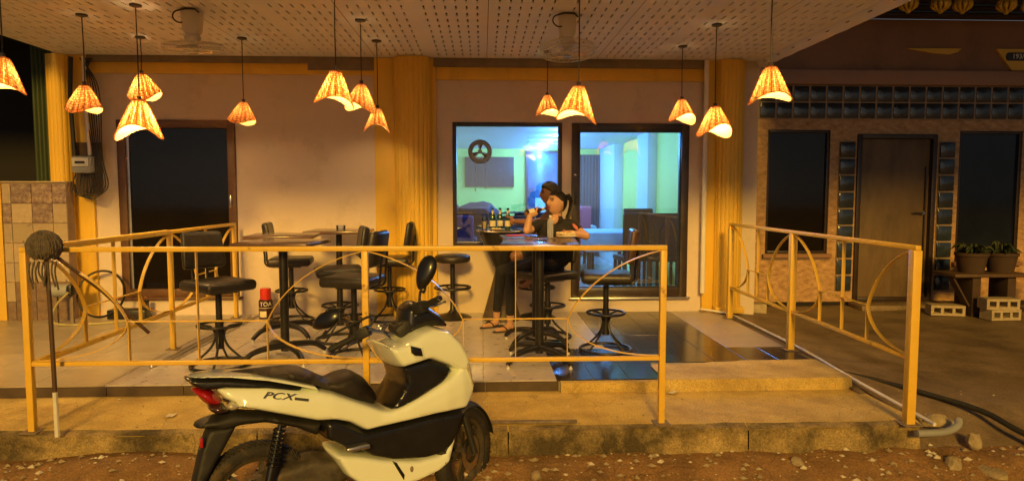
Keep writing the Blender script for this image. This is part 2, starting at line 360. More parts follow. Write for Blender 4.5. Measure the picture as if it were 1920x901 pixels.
# terrace slab, its tiles and riser tiles
mb = MB(); mb.b(-9, 2.66, 4.715, 7.44, -.3, .073)
terr = struct(mb.build('terrace_floor', 'grout'), 'raised terrace with tiled floor')
mb = MB()
mb.grid(70, 12, lambda u, w: (1.30+1.38*u, 4.655+w*(.40+.13*min(1, u*1.6)+.02*noise.noise(Vector((u*9,0,0)))), .086+.003*noise.noise(Vector((u*8, w*4, 2)))))
mb.grid(110, 6, lambda u, w: (.555+2.125*u, 4.655-.012*w+.010*noise.noise(Vector((u*14, w*3, 1))), (.086 if u > .35 else .072)-.16*w))
mb.grid(110, 1, lambda u, w: (.555+2.125*u, 4.655+.065*w+.010*(1-w)*noise.noise(Vector((u*14, 0, 1))), .086 if u > .35 else .072))
mb.build('concrete_apron', 'concrete', terr, smooth=60)
cache = {}
def tile_mesh(w, d, m, h=.008):
    k = (round(w,4), round(d,4), m, h)
    if k not in cache: cache[k] = MB().b(-w/2, w/2, -d/2, d/2, -.004, h-.001).mesh('floor_tile', m, bev=.0015, seg=1, smooth=0)
    return cache[k]
rows = [4.705, 5.17, 5.66, 6.18, 6.70, 7.22, 7.437]
for r in range(6):
    y0, y1 = rows[r], rows[r+1]; d = y1-y0-.004
    xl = 1.06 if r >= 2 else .53
    x = xl
    while x > -6.8:
        w = .53; m = 'tile_light' if x > -2.6 else 'tile_grey'
        link('floor_tile', tile_mesh(w-.004, d, m), terr, (x-w/2, (y0+y1)/2, .0725+random.uniform(0,.0008))); x -= w
    xr = {0: 1.33, 1: 2.65}.get(r, 2.12); x = xl
    while x < xr-.01:
        w = min(.265, xr-x)
        link('floor_tile', tile_mesh(w-.004, d, 'tile_dark'), terr, (x+w/2, (y0+y1)/2, .0725+random.uniform(0,.0008))); x += w
    if r >= 2: link('floor_tile', tile_mesh(.53-.004, d, 'tile_mid'), terr, (2.12+.265, (y0+y1)/2, .0725))
x = .545
while x > -6.8:
    MB().b(x-.528, x-.002, 4.700, 4.716, -.02, .066).build('riser_tile', 'riser_dark', terr, bev=.0015, seg=1); x -= .53

# ============================================================ restaurant building
bld = thing('restaurant_building', 'white and yellow restaurant front with fluted columns and slotted canopy ceiling', 'building', (0, FY, 0))
def P_(name, mats, mb, parent=bld, **k):
    mb.v = [(x, y-FY, z) for x, y, z in mb.v]; return mb.build(name, mats, parent, **k)
OPEN = [(-3.942,-2.685,.285,2.211), (-.331,.885,.83,2.20), (.991,2.311,.25,2.195)]
def wall_boxes(mb, x0, x1, z0, z1, y0, y1, ops):
    xs = sorted({x0, x1, *[o[0] for o in ops], *[o[1] for o in ops]}); zs = sorted({z0, z1, *[o[2] for o in ops], *[o[3] for o in ops]})
    for a, b_ in zip(xs[:-1], xs[1:]):
        z = None
        for c, d in zip(zs[:-1], zs[1:]):
            hole = any(o[0] <= a and b_ <= o[1] and o[2] <= c and d <= o[3] for o in ops)
            if hole:
                if z is not None: mb.b(a, b_, y0, y1, z, c)
                z = None
            elif z is None: z = c
        if z is not None: mb.b(a, b_, y0, y1, z, zs[-1])
mb = MB(); wall_boxes(mb, -4.5, 3.1, .0, 3.3, FY, FY+.14, OPEN); P_('front_wall', 'wall_white', mb, smooth=0)
# yellow trim: head bands and flat strips beside the columns
for x0, x1, z0, z1, yo in [(-4.2,-1.17,2.70,2.815,.030), (-.50,2.48,2.655,2.79,.030)]:
    mb = MB(); mb.b(x0, x1, FY-yo, FY, z0, z1); P_('head_band', 'paint_yellow', mb, bev=.004)
for x0, x1 in [(-4.2,-1.17), (-.53,2.48)]:
    mb = MB(); mb.b(x0, x1, FY-.055, FY-.002, 2.815 if x0 < -1 else 2.79, 2.885); P_('ceiling_beam', 'beam_grey', mb, bev=.004)
mb = MB(); mb.b(-1.9+.02, -1.17, FY-.05, FY-.031, 2.745, 2.815); P_('head_step', 'beam_grey', mb)
for x0, x1, yo in [(-1.175,-.955,.045), (-.57,-.503,.040), (2.478,2.62,.045), (-4.42,-4.19,.040)]:
    mb = MB(); mb.b(x0, x1, FY-yo, FY-.001, .0785, 2.884); P_('pilaster_strip', 'paint_yellow', mb, bev=.006)
def column(x0, x1, dep, fl):
    xc = (x0+x1)/2; R = (x1-x0)/2; mb = MB(); n = 16*fl
    def fn(u, w):
        t = PI*u; g = abs(math.sin(fl*t))**.6; r = 1-.055*(1-g)*1.0
        fade = 1 if .02 < w < .98 else 0
        r = r if fade else 1.0
        z = .0785+2.80*w
        return (xc-R*r*math.cos(t), FY-.04-dep*r*math.sin(t), z)
    zs = [0,.0201,.03,.97,.9799,1]
    mb.v = [fn(i/n, z) for z in zs for i in range(n+1)]
    mb.f = [(j*(n+1)+i, j*(n+1)+i+1, (j+1)*(n+1)+i+1, (j+1)*(n+1)+i) for j in range(5) for i in range(n)]; mb.m = [0]*len(mb.f)
    c = P_('column', 'paint_yellow', mb, smooth=50)
    mb = MB(); mb.b(xc-R*1.04, xc+R*1.04, FY-.05-dep*1.02, FY-.046, .079, .15); P_('plinth', 'paint_yellow', mb, c, bev=.01)
    return c
def P2(parent, name, mats, mb, **k):
    mb.v = [(x, y-FY, z) for x, y, z in mb.v]; return mb.build(name, mats, parent, **k)
column(-.962,-.552,.16,11); column(2.60,2.915,.13,9); column(-4.62,-4.385,.10,7)
# door and window frames
def frame(mb, x0, x1, z0, z1, w, y0, y1, wb=None):
    wb = wb or w
    mb.b(x0, x0+w, y0, y1, z0, z1); mb.b(x1-w, x1, y0, y1, z0, z1); mb.b(x0+w, x1-w, y0, y1, z1-w, z1); mb.b(x0+w, x1-w, y0, y1, z0, z0+wb)
mb = MB(); frame(mb, -3.94, -2.687, .287, 2.209, .085, FY-.02, FY+.07); sd = P_('sliding_door', 'frame_brown', mb, bev=.004)
mb = MB(); mb.b(-3.856, -2.771, FY+.03, FY+.04, .371, 2.125); P2(sd, 'pane', 'dark_glass', mb)
mb = MB(); mb.b(-3.856, -3.83, FY+.012, FY+.03, .371, 2.125); P2(sd, 'stile', 'alu', mb)
mb = MB(); mb.b(-2.757, -2.735, FY-.04, FY-.02, 1.26, 1.40); P2(sd, 'handle', 'steel', mb, bev=.004)
mb = MB(); mb.b(-3.98, -2.65, FY-.05, FY-.001, .255, .286); P2(sd, 'threshold', 'frame_brown', mb, bev=.004)
mb = MB(); frame(mb, -.33, .884, .832, 2.198, .042, FY-.012, FY+.07); wn_ = P_('window', 'frame_dark', mb, bev=.003)
mb = MB(); mb.b(-.288, .842, FY+.03, FY+.036, .874, 2.156); P2(wn_, 'pane', 'pane', mb)
mb = MB(); mb.b(-.36, .91, FY-.05, FY-.001, .80, .831); P2(wn_, 'sill', 'wall_white', mb, bev=.005)
mb = MB(); frame(mb, .992, 2.31, .252, 2.193, .085, FY-.03, FY+.08, .10); gd = P_('glass_door', 'frame_dark', mb, bev=.004)
mb = MB(); frame(mb, 1.0775, 2.2245, .3525, 2.1075, .012, FY+.0, FY+.05); P2(gd, 'gasket', 'black_paint', mb)
mb = MB(); mb.b(1.0895, 2.2125, FY+.02, FY+.028, .3645, 2.0955); P2(gd, 'pane', 'pane', mb)
mb = MB(); mb.b(1.02, 1.045, FY-.075, FY-.031, 1.30, 1.52); P2(gd, 'handle', 'black_paint', mb, bev=.006)
mb = MB(); mb.ball((1.03, FY-.04, 1.62), .018); P2(gd, 'lock', 'steel', mb)
mb = MB(); mb.b(.97, 2.34, FY-.06, FY-.001, .228, .2505); P2(gd, 'threshold', 'alu', mb, bev=.003)
# rain pipe beside right column, and white conduit up the left column
mb = MB(); mb.tube([(2.465, FY-.10, 2.88), (2.465, FY-.10, 2.60), (2.465, FY-.10, .30)], .026, 10); P_('rain_pipe', 'pvc', mb)
# the room behind the glass
RC = 2.34
mb = MB(); mb.b(-1.7, 2.75, 14.0, 14.12, .0, RC); P_('room_back_wall', 'wall_green', mb)
mb = MB(); mb.b(2.62, 2.75, FY+.141, 13.999, .0, RC); P_('room_side_wall', 'wall_green', mb)
mb = MB(); mb.b(-1.82, -1.7, FY+.141, 13.999, .0, RC); P_('room_partition', 'wall_green', mb)
mb = MB(); mb.b(-1.82, 2.75, FY+.141, 14.12, RC+.001, RC+.1); P_('room_ceiling', 'wall_cool', mb)
mb = MB(); mb.b(-1.7, 2.62, FY+.139, 14.0, .0, .095); rf = P_('room_floor', 'grout', mb)
me = MB().b(-.298, .298, -.298, .298, -.002, .007).mesh('floor_tile', 'room_tile', bev=.0015, seg=1, smooth=0)
for i in range(7):
    for j in range(10): link('floor_tile', me, rf, (-1.38+.6*i+.1, .139+.31+.6*j, .0955))
for y0, y1, d in [(9.98,10.66,.14), (12.4,13.99,.17), (8.0,8.35,.10)]:
    mb = MB(); mb.b(2.62-d, 2.619, y0, y1, .096, RC-.001); P_('room_pier', 'wall_cool', mb, bev=.005)
mb = MB(); mb.b(.95, 1.62, 13.93, 13.999, .096, 2.26); bd = P_('back_door', 'fridge_blue', mb, bev=.01)
mb = MB(); frame(mb, .90, 1.67, .096, 2.30, .05, 13.90, 13.998); P2(bd, 'frame', 'frame_dark', mb)
mb = MB(); mb.b(1.10, 1.46, 13.915, 13.929, .98, 1.32); P2(bd, 'notice', 'wall_cool', mb)
mb = MB(); n = 60
mb.grid(n, 1, lambda u, w: (1.98+.46*u, 13.9+.03*math.sin(u*44), .12+2.1*w)); P_('curtain', 'curtain', mb, smooth=180)

# canopy: slotted ceiling boards with a dark void above, fascia on its right edge
CZ = 2.885; CF = 3.72
mb = MB(); mb.b(-4.47, 3.06, CF, FY, CZ+.02, CZ+.26); can = P_('canopy', 'void', mb)
xe = [-4.47]+[.05+1.2*k for k in range(-3, 3)]+[3.06]
ye = [CF, 5.04, FY]
for xa, xb in zip(xe[:-1], xe[1:]):
    for ya, yb in zip(ye[:-1], ye[1:]):
        g = .0025; X0, X1, Y0, Y1 = xa+g, xb-g, ya+g, yb-g; brk = {X0, X1}; k = math.floor((xa-.05)/.6)-1; sl = []
        while .05+.6*k < xb:
            for i in range(6):
                c = .05+.6*k+.0875+.085*i
                if X0+.02 < c < X1-.02: sl.append((c-.0075, c+.0075))
            k += 1
        ro = []; r0 = 5.22-.2*40
        while r0 < Y1:
            if r0-.05 > Y0+.02 and r0+.05 < Y1-.02: ro.append((r0-.05, r0+.05))
            r0 += .2
        BX = sorted({X0, X1, *[q for s_ in sl for q in s_]}); BY = sorted({Y0, Y1, *[q for s_ in ro for q in s_]})
        ss = {round(a, 5) for a, _ in sl}; rs = {round(a, 5) for a, _ in ro}; mb = MB()
        for a, b_ in zip(BX[:-1], BX[1:]):
            if round(a, 5) in ss:
                for c, d in zip(BY[:-1], BY[1:]):
                    if round(c, 5) not in rs: mb.add([(a,c,CZ),(a,d,CZ),(b_,d,CZ),(b_,c,CZ)], [(0,1,2,3)])
                    else:
                        mb.add([(a,c,CZ),(a,d,CZ),(b_,d,CZ),(b_,c,CZ),(a,c,CZ+.012),(a,d,CZ+.012),(b_,d,CZ+.012),(b_,c,CZ+.012)], [(0,1,5,4),(1,2,6,5),(2,3,7,6),(3,0,4,7)])
            else: mb.add([(a,Y0,CZ),(a,Y1,CZ),(b_,Y1,CZ),(b_,Y0,CZ)], [(0,1,2,3)])
        mb.v = [(x, y-FY, z) for x, y, z in mb.v]
        mb.build('ceiling_board', 'board_blue_spill', can, smooth=0, recalc=False)
mb = MB(); mb.b(-4.47, 3.06, CF-.03, CF-.002, CZ-.09, CZ+.3); P2(can, 'front_fascia', 'board_blue_spill', mb)
# right edge: loose metal strip with screw tabs
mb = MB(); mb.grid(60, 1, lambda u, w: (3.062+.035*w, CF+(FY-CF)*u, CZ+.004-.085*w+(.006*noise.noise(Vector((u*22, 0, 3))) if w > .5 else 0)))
es = P2(can, 'edge_strip', 'board_blue_spill', mb, smooth=0)
for i in range(12):
    y = CF+.2+.33*i; mb = MB(); mb.b(3.068, 3.074, y, y+.05, CZ-.034, CZ-.026); P2(es, 'screw_tab', 'frame_dark', mb)

# ============================================================ left neighbour: green post, dark doorway, tiled half wall
lt = thing('dark_shop_front', 'dark unlit shop front with green ribbed shutter post', 'building', (-6.5, 8.2, 0))
def PL(parent, o, name, mats, mb, **k):
    mb.v = [(x-o[0], y-o[1], z-o[2]) for x, y, z in mb.v]; return mb.build(name, mats, parent, **k)
LO = (-6.5, 8.2, 0)
mb = MB(); mb.b(-9.5, -4.52, 8.9, 9.0, 0, 3.6); PL(lt, LO, 'back_wall', 'void', mb)
mb = MB(); mb.b(-9.5, -4.5, 5.9, 9.0, 3.25, 3.35); PL(lt, LO, 'soffit', 'void', mb)
mb = MB(); mb.grid(72, 1, lambda u, w: (-4.86+.26*u, 7.52-.018*abs(math.sin(u*PI*6)), .09+3.15*w)); PL(lt, LO, 'shutter_post', 'green_paint', mb, smooth=60)
mb = MB(); mb.b(-4.59, -4.47, 7.45, 8.9, .09, 3.25); PL(lt, LO, 'party_wall', 'wall_white', mb)
hw = thing('tiled_half_wall', 'low half wall clad in mixed speckled and plain tiles', 'wall', (-4.9, 7.27, G))
HO = (-4.9, 7.27, G)
mb = MB(); mb.b(-6.4, -4.36, 7.212, 7.33, G, 1.530); PL(hw, HO, 'wall_core', 'mortar', mb)
mb = MB(); mb.b(-6.4, -5.018, 7.190, 7.211, G+.002, 1.528); PL(hw, HO, 'yellow_jamb', 'paint_yellow', mb)
tc_ = {}
for r in range(7):
    for c in range(4):
        w = .205 if c else .085; x0 = -5.012+(0 if c == 0 else .09+.21*(c-1)); h = .20; z0 = 1.523-.207*(r+1)
        if x0+w > -4.362: w = -4.362-x0
        m = 'tile_speck' if r == 0 and c > 0 or (r == 1 and c in (0, 2)) else ('tile_brown' if r >= 5 and c > 0 or r == 6 else ('tile_flower' if (r+c) % 2 else 'tile_clad'))
        k = (round(w,3), m)
        if k not in tc_: tc_[k] = MB().b(0, w, -.011, 0, 0, h).mesh('wall_tile', m, bev=.002, seg=1, smooth=0)
        link('wall_tile', tc_[k], hw, (x0+4.9, 7.2115-7.27, z0-G))
mb = MB(); mb.b(-6.4, -4.355, 7.195, 7.34, 1.5305, 1.545); PL(hw, HO, 'coping', 'tile_clad', mb, bev=.003)

# ============================================================ right neighbour: patterned facade, glass blocks, door, windows
nb = thing('neighbour_house', 'neighbouring house front with glass blocks, wooden door and orange patterned cladding', 'building', (5.0, 8.2, 0))
NO = (5.0, 8.2, 0)
def PN(name, mats, mb, parent=nb, **k): return PL(parent, NO, name, mats, mb, **k)
ops = [(3.54,4.337,.66,2.205), (4.68,5.70,.05,2.155), (4.452,4.652,.18,2.07), (5.735,5.935,.18,2.07), (6.0,6.82,.55,2.2), (3.42,7.02,2.335,2.75)]
mb = MB(); wall_boxes(mb, 3.31, 9.0, .05, 2.752, 8.2, 8.36, ops); PN('clad_wall', 'stone_clad', mb, smooth=0)
mb = MB(); mb.b(3.31, 9.0, 8.215, 8.35, -.1, .049); PN('base_course', 'void', mb)
mb = MB(); mb.b(3.2, 9.0, 8.12, 8.36, 2.753, 2.93); PN('lintel_beam', 'beam_pink', mb, bev=.012)
mb = MB(); mb.b(3.2, 9.0, 8.2, 8.36, 2.931, 3.56); PN('upper_wall', 'brown_paint', mb)
for i in range(3):
    mb = MB(); mb.b(3.2, 9.5, 8.0-.10*i, 8.19-.10*i, 3.562+.055*i, 3.60+.055*i); PN('eave_batten', 'frame_dark', mb, bev=.004)
mb = MB(); mb.b(3.16, 9.5, 1.75, 8.36, 3.90, 4.0); PN('shade_roof', 'frame_dark', mb)  # out of view; front reach over the road added to shade the facade
gb = MB().b(-.095, .095, -.04, .04, -.095, .095).mesh('glass_block', 'glass_block', bev=.012, seg=2, smooth=40)
mb = MB(); mb.b(3.421, 7.019, 8.192, 8.34, 2.336, 2.749); PN('block_grout', 'mortar', mb)
for r in range(2):
    for c in range(17): link('glass_block', gb, nb, (3.42+.105+.2115*c-5.0, 8.222-8.2, 2.337+.105+.2045*r))
for x0 in (4.452, 5.735):
    mb = MB(); mb.b(x0+.001, x0+.199, 8.188, 8.34, .181, 2.069); PN('block_grout', 'mortar', mb)
    for r in range(9): link('glass_block', gb, nb, (x0+.10-5.0, .005, .18+.105+.2095*r))
def PNs(parent, name, mats, mb, **k): return PN(name, mats, mb, parent, **k)
for x0, x1, z0, z1, m in [(3.54,4.337,.66,2.205,'dark_glass'), (6.0,6.82,.55,2.2,'blue_glass')]:
    mb = MB(); frame(mb, x0+.001, x1-.001, z0+.001, z1-.001, .035, 8.21, 8.30); w_ = PN('window', 'frame_dark', mb, bev=.003)
    mb = MB(); mb.b(x0+.036, x1-.036, 8.24, 8.25, z0+.036, z1-.036); PNs(w_, 'pane', m, mb)
    mb = MB(); mb.b(x0-.04, x1+.04, 8.14, 8.199, z0-.05, z0-.002); PNs(w_, 'sill', 'brown_paint', mb, bev=.006)
mb = MB(); mb.b(3.5, 4.36, 8.185, 8.1995, .585, .608); PN('ragged_edge', 'mortar', mb)
mb = MB(); frame(mb, 4.681, 5.699, .051, 2.154, .055, 8.17, 8.30); dr = PN('door', 'frame_dark', mb, bev=.004)
mb = MB(); mb.b(4.737, 5.643, 8.23, 8.27, .07, 2.098); PNs(dr, 'leaf', 'door_wood', mb, bev=.004)
mb = MB(); mb.tube([(5.56,8.225,1.17),(5.56,8.19,1.17)], .02, 12); mb.tube([(5.56,8.185,1.17),(5.43,8.185,1.175)], .011, 8); PNs(dr, 'handle', 'steel', mb)
mb = MB(); mb.b(5.585, 5.60, 8.205, 8.228, .35, 1.75); PNs(dr, 'edge_bar', 'frame_dark', mb)
mb = MB(); mb.b(4.62, 5.85, 7.86, 8.19, -.02, .05); PN('door_step', 'dark_concrete', mb, bev=.01)
# stained posts and pipes in the gap between the two houses
for x, y, r, m in [(2.99,7.62,.045,'rust_pipe'), (3.08,7.70,.03,'rust_pipe'), (3.16,7.78,.05,'rust_pipe')]:
    mb = MB(); mb.tube([(x,y,.0),(x+.004,y,1.3),(x,y,2.95)], r, 10); PN('stained_pipe', m, mb)
mb = MB(); mb.b(3.20, 3.31, 8.19, 8.36, .0, 2.752); PN('edge_pier', 'beam_pink', mb)
mb = MB(); mb.b(3.101, 3.2, 8.0, 8.36, .0, 3.3); PN('gap_filler', 'void', mb)
# yellow boards of a sign on the upper wall
sg = thing('yellow_sign_board', 'torn yellow sign panel with dark rounded house number plate', 'sign', (6.85, 8.19, 3.08)); SO = (6.85, 8.19, 3.08)
fxz = lambda a, b_, t: (a, t, b_)
mb = MB(); mb.prism([(6.394,3.207),(6.602,2.945),(7.3,2.945),(7.3,3.207)], fxz, 8.165, 8.198); PL(sg, SO, 'panel', 'sign_yellow', mb)
mb = MB()
pl = [(6.545+.03*math.cos(t), 3.113+.05*math.sin(t)) for t in ax(PI/2, 3*PI/2, 8)]+[(7.05+.03*math.cos(t), 3.113+.05*math.sin(t)) for t in ax(-PI/2, PI/2, 8)]
mb.prism(pl, fxz, 8.155, 8.164); np_ = PL(sg, SO, 'number_plate', 'black_paint', mb)
o = link('lettering', text_mesh('193/3-4', .085, 'print_white', .001), np_, (6.72-6.85, 8.152-8.19, 3.113-3.08), (PI/2, 0, 0))
mb = MB(); mb.prism([(5.245,3.205),(5.948,3.208),(5.90,3.165),(5.80,3.136),(5.62,3.145),(5.42,3.175)], fxz, 8.17, 8.198)
tag(PL(None, (5.6, 8.19, 3.17), 'sign_scrap', 'sign_yellow', mb), 'ragged leftover strip of yellow sign vinyl on the brown upper wall', 'sign').location = (5.6, 8.19, 3.17)
# golden garland tassels hanging under the eave
gm = MB()
for i in range(9):
    t = 2*PI*i/9; gm.tube(spline([(0,0,.0),(.055*math.cos(t),.055*math.sin(t),-.05),(.075*math.cos(t),.075*math.sin(t),-.13),(.03*math.cos(t),.03*math.sin(t),-.19)], 4), [.012,.018,.018,.02,.02,.022,.022,.022,.02,.018,.012,.008,.004][:13], 6)
gm.ball((0,0,-.17), (.035,.035,.05), 8, 6); gm.tube([(0,0,.0),(0,0,.21)], .006, 6)
gme = gm.mesh('gold_tassel', 'gold', smooth=60)
for i, x in enumerate([4.82,5.16,5.54,5.80,6.32,6.62,6.98]):
    o = link('gold_tassel', gme, None, (x-.28, 7.6, 3.69)); o.scale = (1.1, 1.1, 1.0); o.rotation_euler = (0, 0, i)
    tag(o, 'frilly golden tassel hanging from the dark eave of the neighbouring house', 'decoration', 'golden tassels under the eave')

# ============================================================ railings
def strap(mb, pts, nrm, w=.026, t=.0045):
    nrm = Vector(nrm); P = [Vector(p) for p in pts]; vv = []
    for i, p in enumerate(P):
        d = (P[min(i+1, len(P)-1)]-P[max(i-1, 0)]).normalized(); k = d.cross(nrm).normalized()
        vv += [p+nrm*w/2+k*t/2, p-nrm*w/2+k*t/2, p-nrm*w/2-k*t/2, p+nrm*w/2-k*t/2]
    fs = [(0,1,2,3)[::-1], tuple(range(len(vv)-4, len(vv)))]
    for i in range(len(P)-1):
        for j in range(4): fs.append((4*i+j, 4*i+(j+1) % 4, 4*i+4+(j+1) % 4, 4*i+4+j))
    return mb.add(vv, fs)
def arc(th, k=.42):
    if th > PI/2: return math.sin(th), math.cos(th)
    s_ = th/(PI/2); return math.sin(th)*(1-k)+s_*k, math.cos(th)*(1-k)+(1-s_)*k
def railing(name, label, a, b_, posts, foot, ztop=1.09, zb=.41, zm=.66, pw=.038, D=.56, end_posts=True):
    """a, b_: ground ends; posts: distances of the posts; foot: foot level of each post"""
    a = Vector((*a, 0)); b_ = Vector((*b_, 0)); u = (b_-a).normalized(); n = Vector((-u.y, u.x, 0)); L = (b_-a).length
    t = thing(name, label, 'railing', a)
    at = lambda s_, z: u*s_+Vector((0, 0, z))
    for s_, fz in zip(posts, foot):
        mb = MB(); mb.bar(at(s_, fz), at(s_, ztop-.015), pw, pw, u); p = mb.build('post', 'rail_yellow', t, bev=.004)
        mb = MB(); mb.bar(at(s_, fz), at(s_, fz+.006), pw+.06, pw+.06, u); mb.build('foot_plate', 'rust_pipe', p)
    mb = MB(); mb.bar(at(-pw/2, ztop), at(L+pw/2, ztop), .036, .029); mb.build('top_rail', 'rail_yellow', t, bev=.004)
    for s0, s1 in zip(posts[:-1], posts[1:]):
        mb = MB(); mb.bar(at(s0+pw/2, zb), at(s1-pw/2, zb), .030, .025); mb.build('bottom_rail', 'rail_yellow', t, bev=.003)
        e0, e1 = s0+pw/2, s1-pw/2; zt, zl = ztop-.018, zb+.016; d = min(D, (e1-e0)*.34)
        for e, sg_ in ((e0, 1), (e1, -1)):
            pts = []
            for k in range(25):
                th = PI*k/24; z = zm+(zt-zm)*math.cos(th) if th <= PI/2 else zm+(zm-zl)*math.cos(th)
                pts.append(at(e+sg_*(d*arc(th)[0]+.003), (zm+(zt-zm)*arc(th)[1]) if th <= PI/2 else z))
            mb = MB(); strap(mb, pts, n); mb.build('curved_strap', 'rail_yellow', t, smooth=60)
        mb = MB(); strap(mb, [at(e0+d+.007, zm), at(e1-d-.007, zm)], n); mb.build('middle_strap', 'rail_yellow', t)
        for s_, z1 in ((e0+d+.007, zm-.004), (e1-d-.007, zm-.004)):
            mb = MB(); strap(mb, [at(s_, zl-.001), at(s_, z1)], n); mb.build('upright_strap', 'rail_yellow', t)
        sm = (e0+e1)/2-.0*d
        mb = MB(); strap(mb, [at(sm, zl-.001), at(sm, zm-.004)], n); mb.build('upright_strap', 'rail_yellow', t)
        mb = MB(); strap(mb, [at(sm, zm+.004), at(sm, zt+.001)], n); mb.build('upright_strap', 'rail_yellow', t)
    return t
railing('front_railing', 'long yellow railing along the kerb with half-moon straps behind the scooter', (-2.69,4.02), (1.10,4.0), [0,1.985,3.79], [.0,.0,.0])
t = railing('side_railing', 'yellow side railing running back to the wall beside the dark sliding door', (-2.665,5.79), (-2.66,7.25), [0,1.46], [.0805,.0805])
# front bay of the side railing joins the corner post of the front one
def bay(parent, s0, s1, zt=1.068, zb=.41, zm=.66, D=.5):
    u = Vector((0,1,0)); n = Vector((1,0,0)); at = lambda s_, z: u*s_+Vector((0,0,z))
    mb = MB(); mb.bar(at(s0, 1.09), at(s1-.0255, 1.09), .045, .04); mb.build('top_rail', 'rail_yellow', parent, bev=.004)
    mb = MB(); mb.bar(at(s0, zb), at(s1-.0255, zb), .034, .030); mb.build('bottom_rail', 'rail_yellow', parent, bev=.003)
    for e, sg_ in ((s0, 1), (s1-.026, -1)):
        pts = []
        for k in range(25):
            th = PI*k/24; z = zm+(zt-zm)*math.cos(th) if th <= PI/2 else zm+(zm-zb-.017)*math.cos(th)
            pts.append(at(e+sg_*(D*arc(th)[0]+.003), (zm+(zt-zm)*arc(th)[1]) if th <= PI/2 else z))
        mb = MB(); strap(mb, pts, n); mb.build('curved_strap', 'rail_yellow', parent, smooth=60)
    mb = MB(); strap(mb, [at(s0+D, zm), at(s1-D-.026, zm)], n); mb.build('middle_strap', 'rail_yellow', parent)
    for s_ in (s0+D, (s0+s1)/2, s1-D-.026):
        mb = MB(); strap(mb, [at(s_, zb+.016), at(s_, zm-.004 if s_ != (s0+s1)/2 else 1.069)], n); mb.build('upright_strap', 'rail_yellow', parent)
bay(t, -1.742, 0)
railing('forecourt_railing', 'short yellow railing with arched straps beside the forecourt and white conduit', (2.625,3.92), (2.645,6.98), [0,1.62,3.06], [.0,.082,.082], pw=.054, D=.45)

# ============================================================ pendant lamps
def shade_mesh(W, H, seed, up=.30):
    rnd_ = random.Random(seed); n, m = 36, 11; mb = MB()
    def pt(u, w, dr):
        t = 2*PI*u; hem = 1+up*.5*math.cos(2*t)-.05*math.cos(t)
        z = -H*w*hem; r = .034+(W/2-.034)*w**.88*(1-.05*math.cos(2*t))
        return ((r+dr)*math.cos(t), (r+dr)*math.sin(t), z)
    for j in range(m):
        for i in range(n):
            dr = .0035+(.003 if (i+j) % 2 else 0); a = .07
            u0, u1, w0, w1 = (i+a)/n, (i+1-a)/n, (j+.05)/m, (j+.95)/m
            mi = 1 if rnd_.random() < (.25 if (i+j) % 2 else .8) else 2
            mb.add([pt(u0,w0,dr), pt(u1,w0,dr), pt(u1,w1,dr), pt(u0,w1,dr)], [(0,1,2,3)], mi)
    for i in range(0, n, 2):       # dark ribs and hoops of the weave
        for j in range(m): mb.add([pt((i-.13)/n,j/m,.008), pt((i+.13)/n,j/m,.008), pt((i+.13)/n,(j+1)/m,.008), pt((i-.13)/n,(j+1)/m,.008)], [(0,1,2,3)], 3)
    for j in range(1, m):
        for i in range(n): mb.add([pt(i/n,(j-.10)/m,.0078), pt((i+1)/n,(j-.10)/m,.0078), pt((i+1)/n,(j+.10)/m,.0078), pt(i/n,(j+.10)/m,.0078)], [(0,1,2,3)], 3)
    mb.grid(n, m, lambda u, w: pt(u, w, 0), 0)
    mb.tube([pt(i/60, 1.0, .003) for i in range(60)], .005, 6, True, 2)
    mb.ring((0,0,0), .036, .006, 16, 6, mi=1)
    return mb.mesh('shade', ['liner', 'reed', 'reed_pale', 'rib_dark'], smooth=60, recalc=False)
shades = {}
lamp_data = [ # x, y, shade top z, width, turn, label
 (-3.30,4.82,2.345,.30,20,'woven basket lamp hanging over the pavement before the tiled half wall'),
 (-3.29,5.75,2.305,.275,80,'woven basket lamp hanging in front of the electricity meter and left column'),
 (-3.21,6.53,2.535,.30,92,'high woven basket lamp hanging above another over the sliding door'),
 (-2.70,5.44,2.145,.36,10,'large low woven basket lamp hanging before the dark sliding door'),
 (-2.27,6.53,2.275,.255,84,'small woven basket lamp hanging at the latch side of the sliding door'),
 (-1.06,4.96,2.295,.30,205,'outermost woven basket lamp of the trio hanging before the middle column'),
 (-1.03,5.82,2.340,.275,155,'middle woven basket lamp of the trio hanging before the middle column'),
 (-1.015,6.59,2.235,.265,10,'innermost woven basket lamp of the trio hanging before the middle column'),
 (.675,7.0,2.425,.26,20,'woven basket lamp hanging close to the blue-lit window beside the fan'),
 (.689,4.80,2.175,.30,160,'big woven basket lamp hanging over the drinking person between window and glass door'),
 (2.0,6.69,2.350,.275,200,'woven basket lamp hanging close to the glass door by the rain pipe'),
 (2.043,5.84,2.170,.31,15,'low woven basket lamp hanging before the right fluted column'),
 (1.907,4.40,2.245,.285,350,'woven basket lamp hanging near the canopy edge beside the glass block house')]
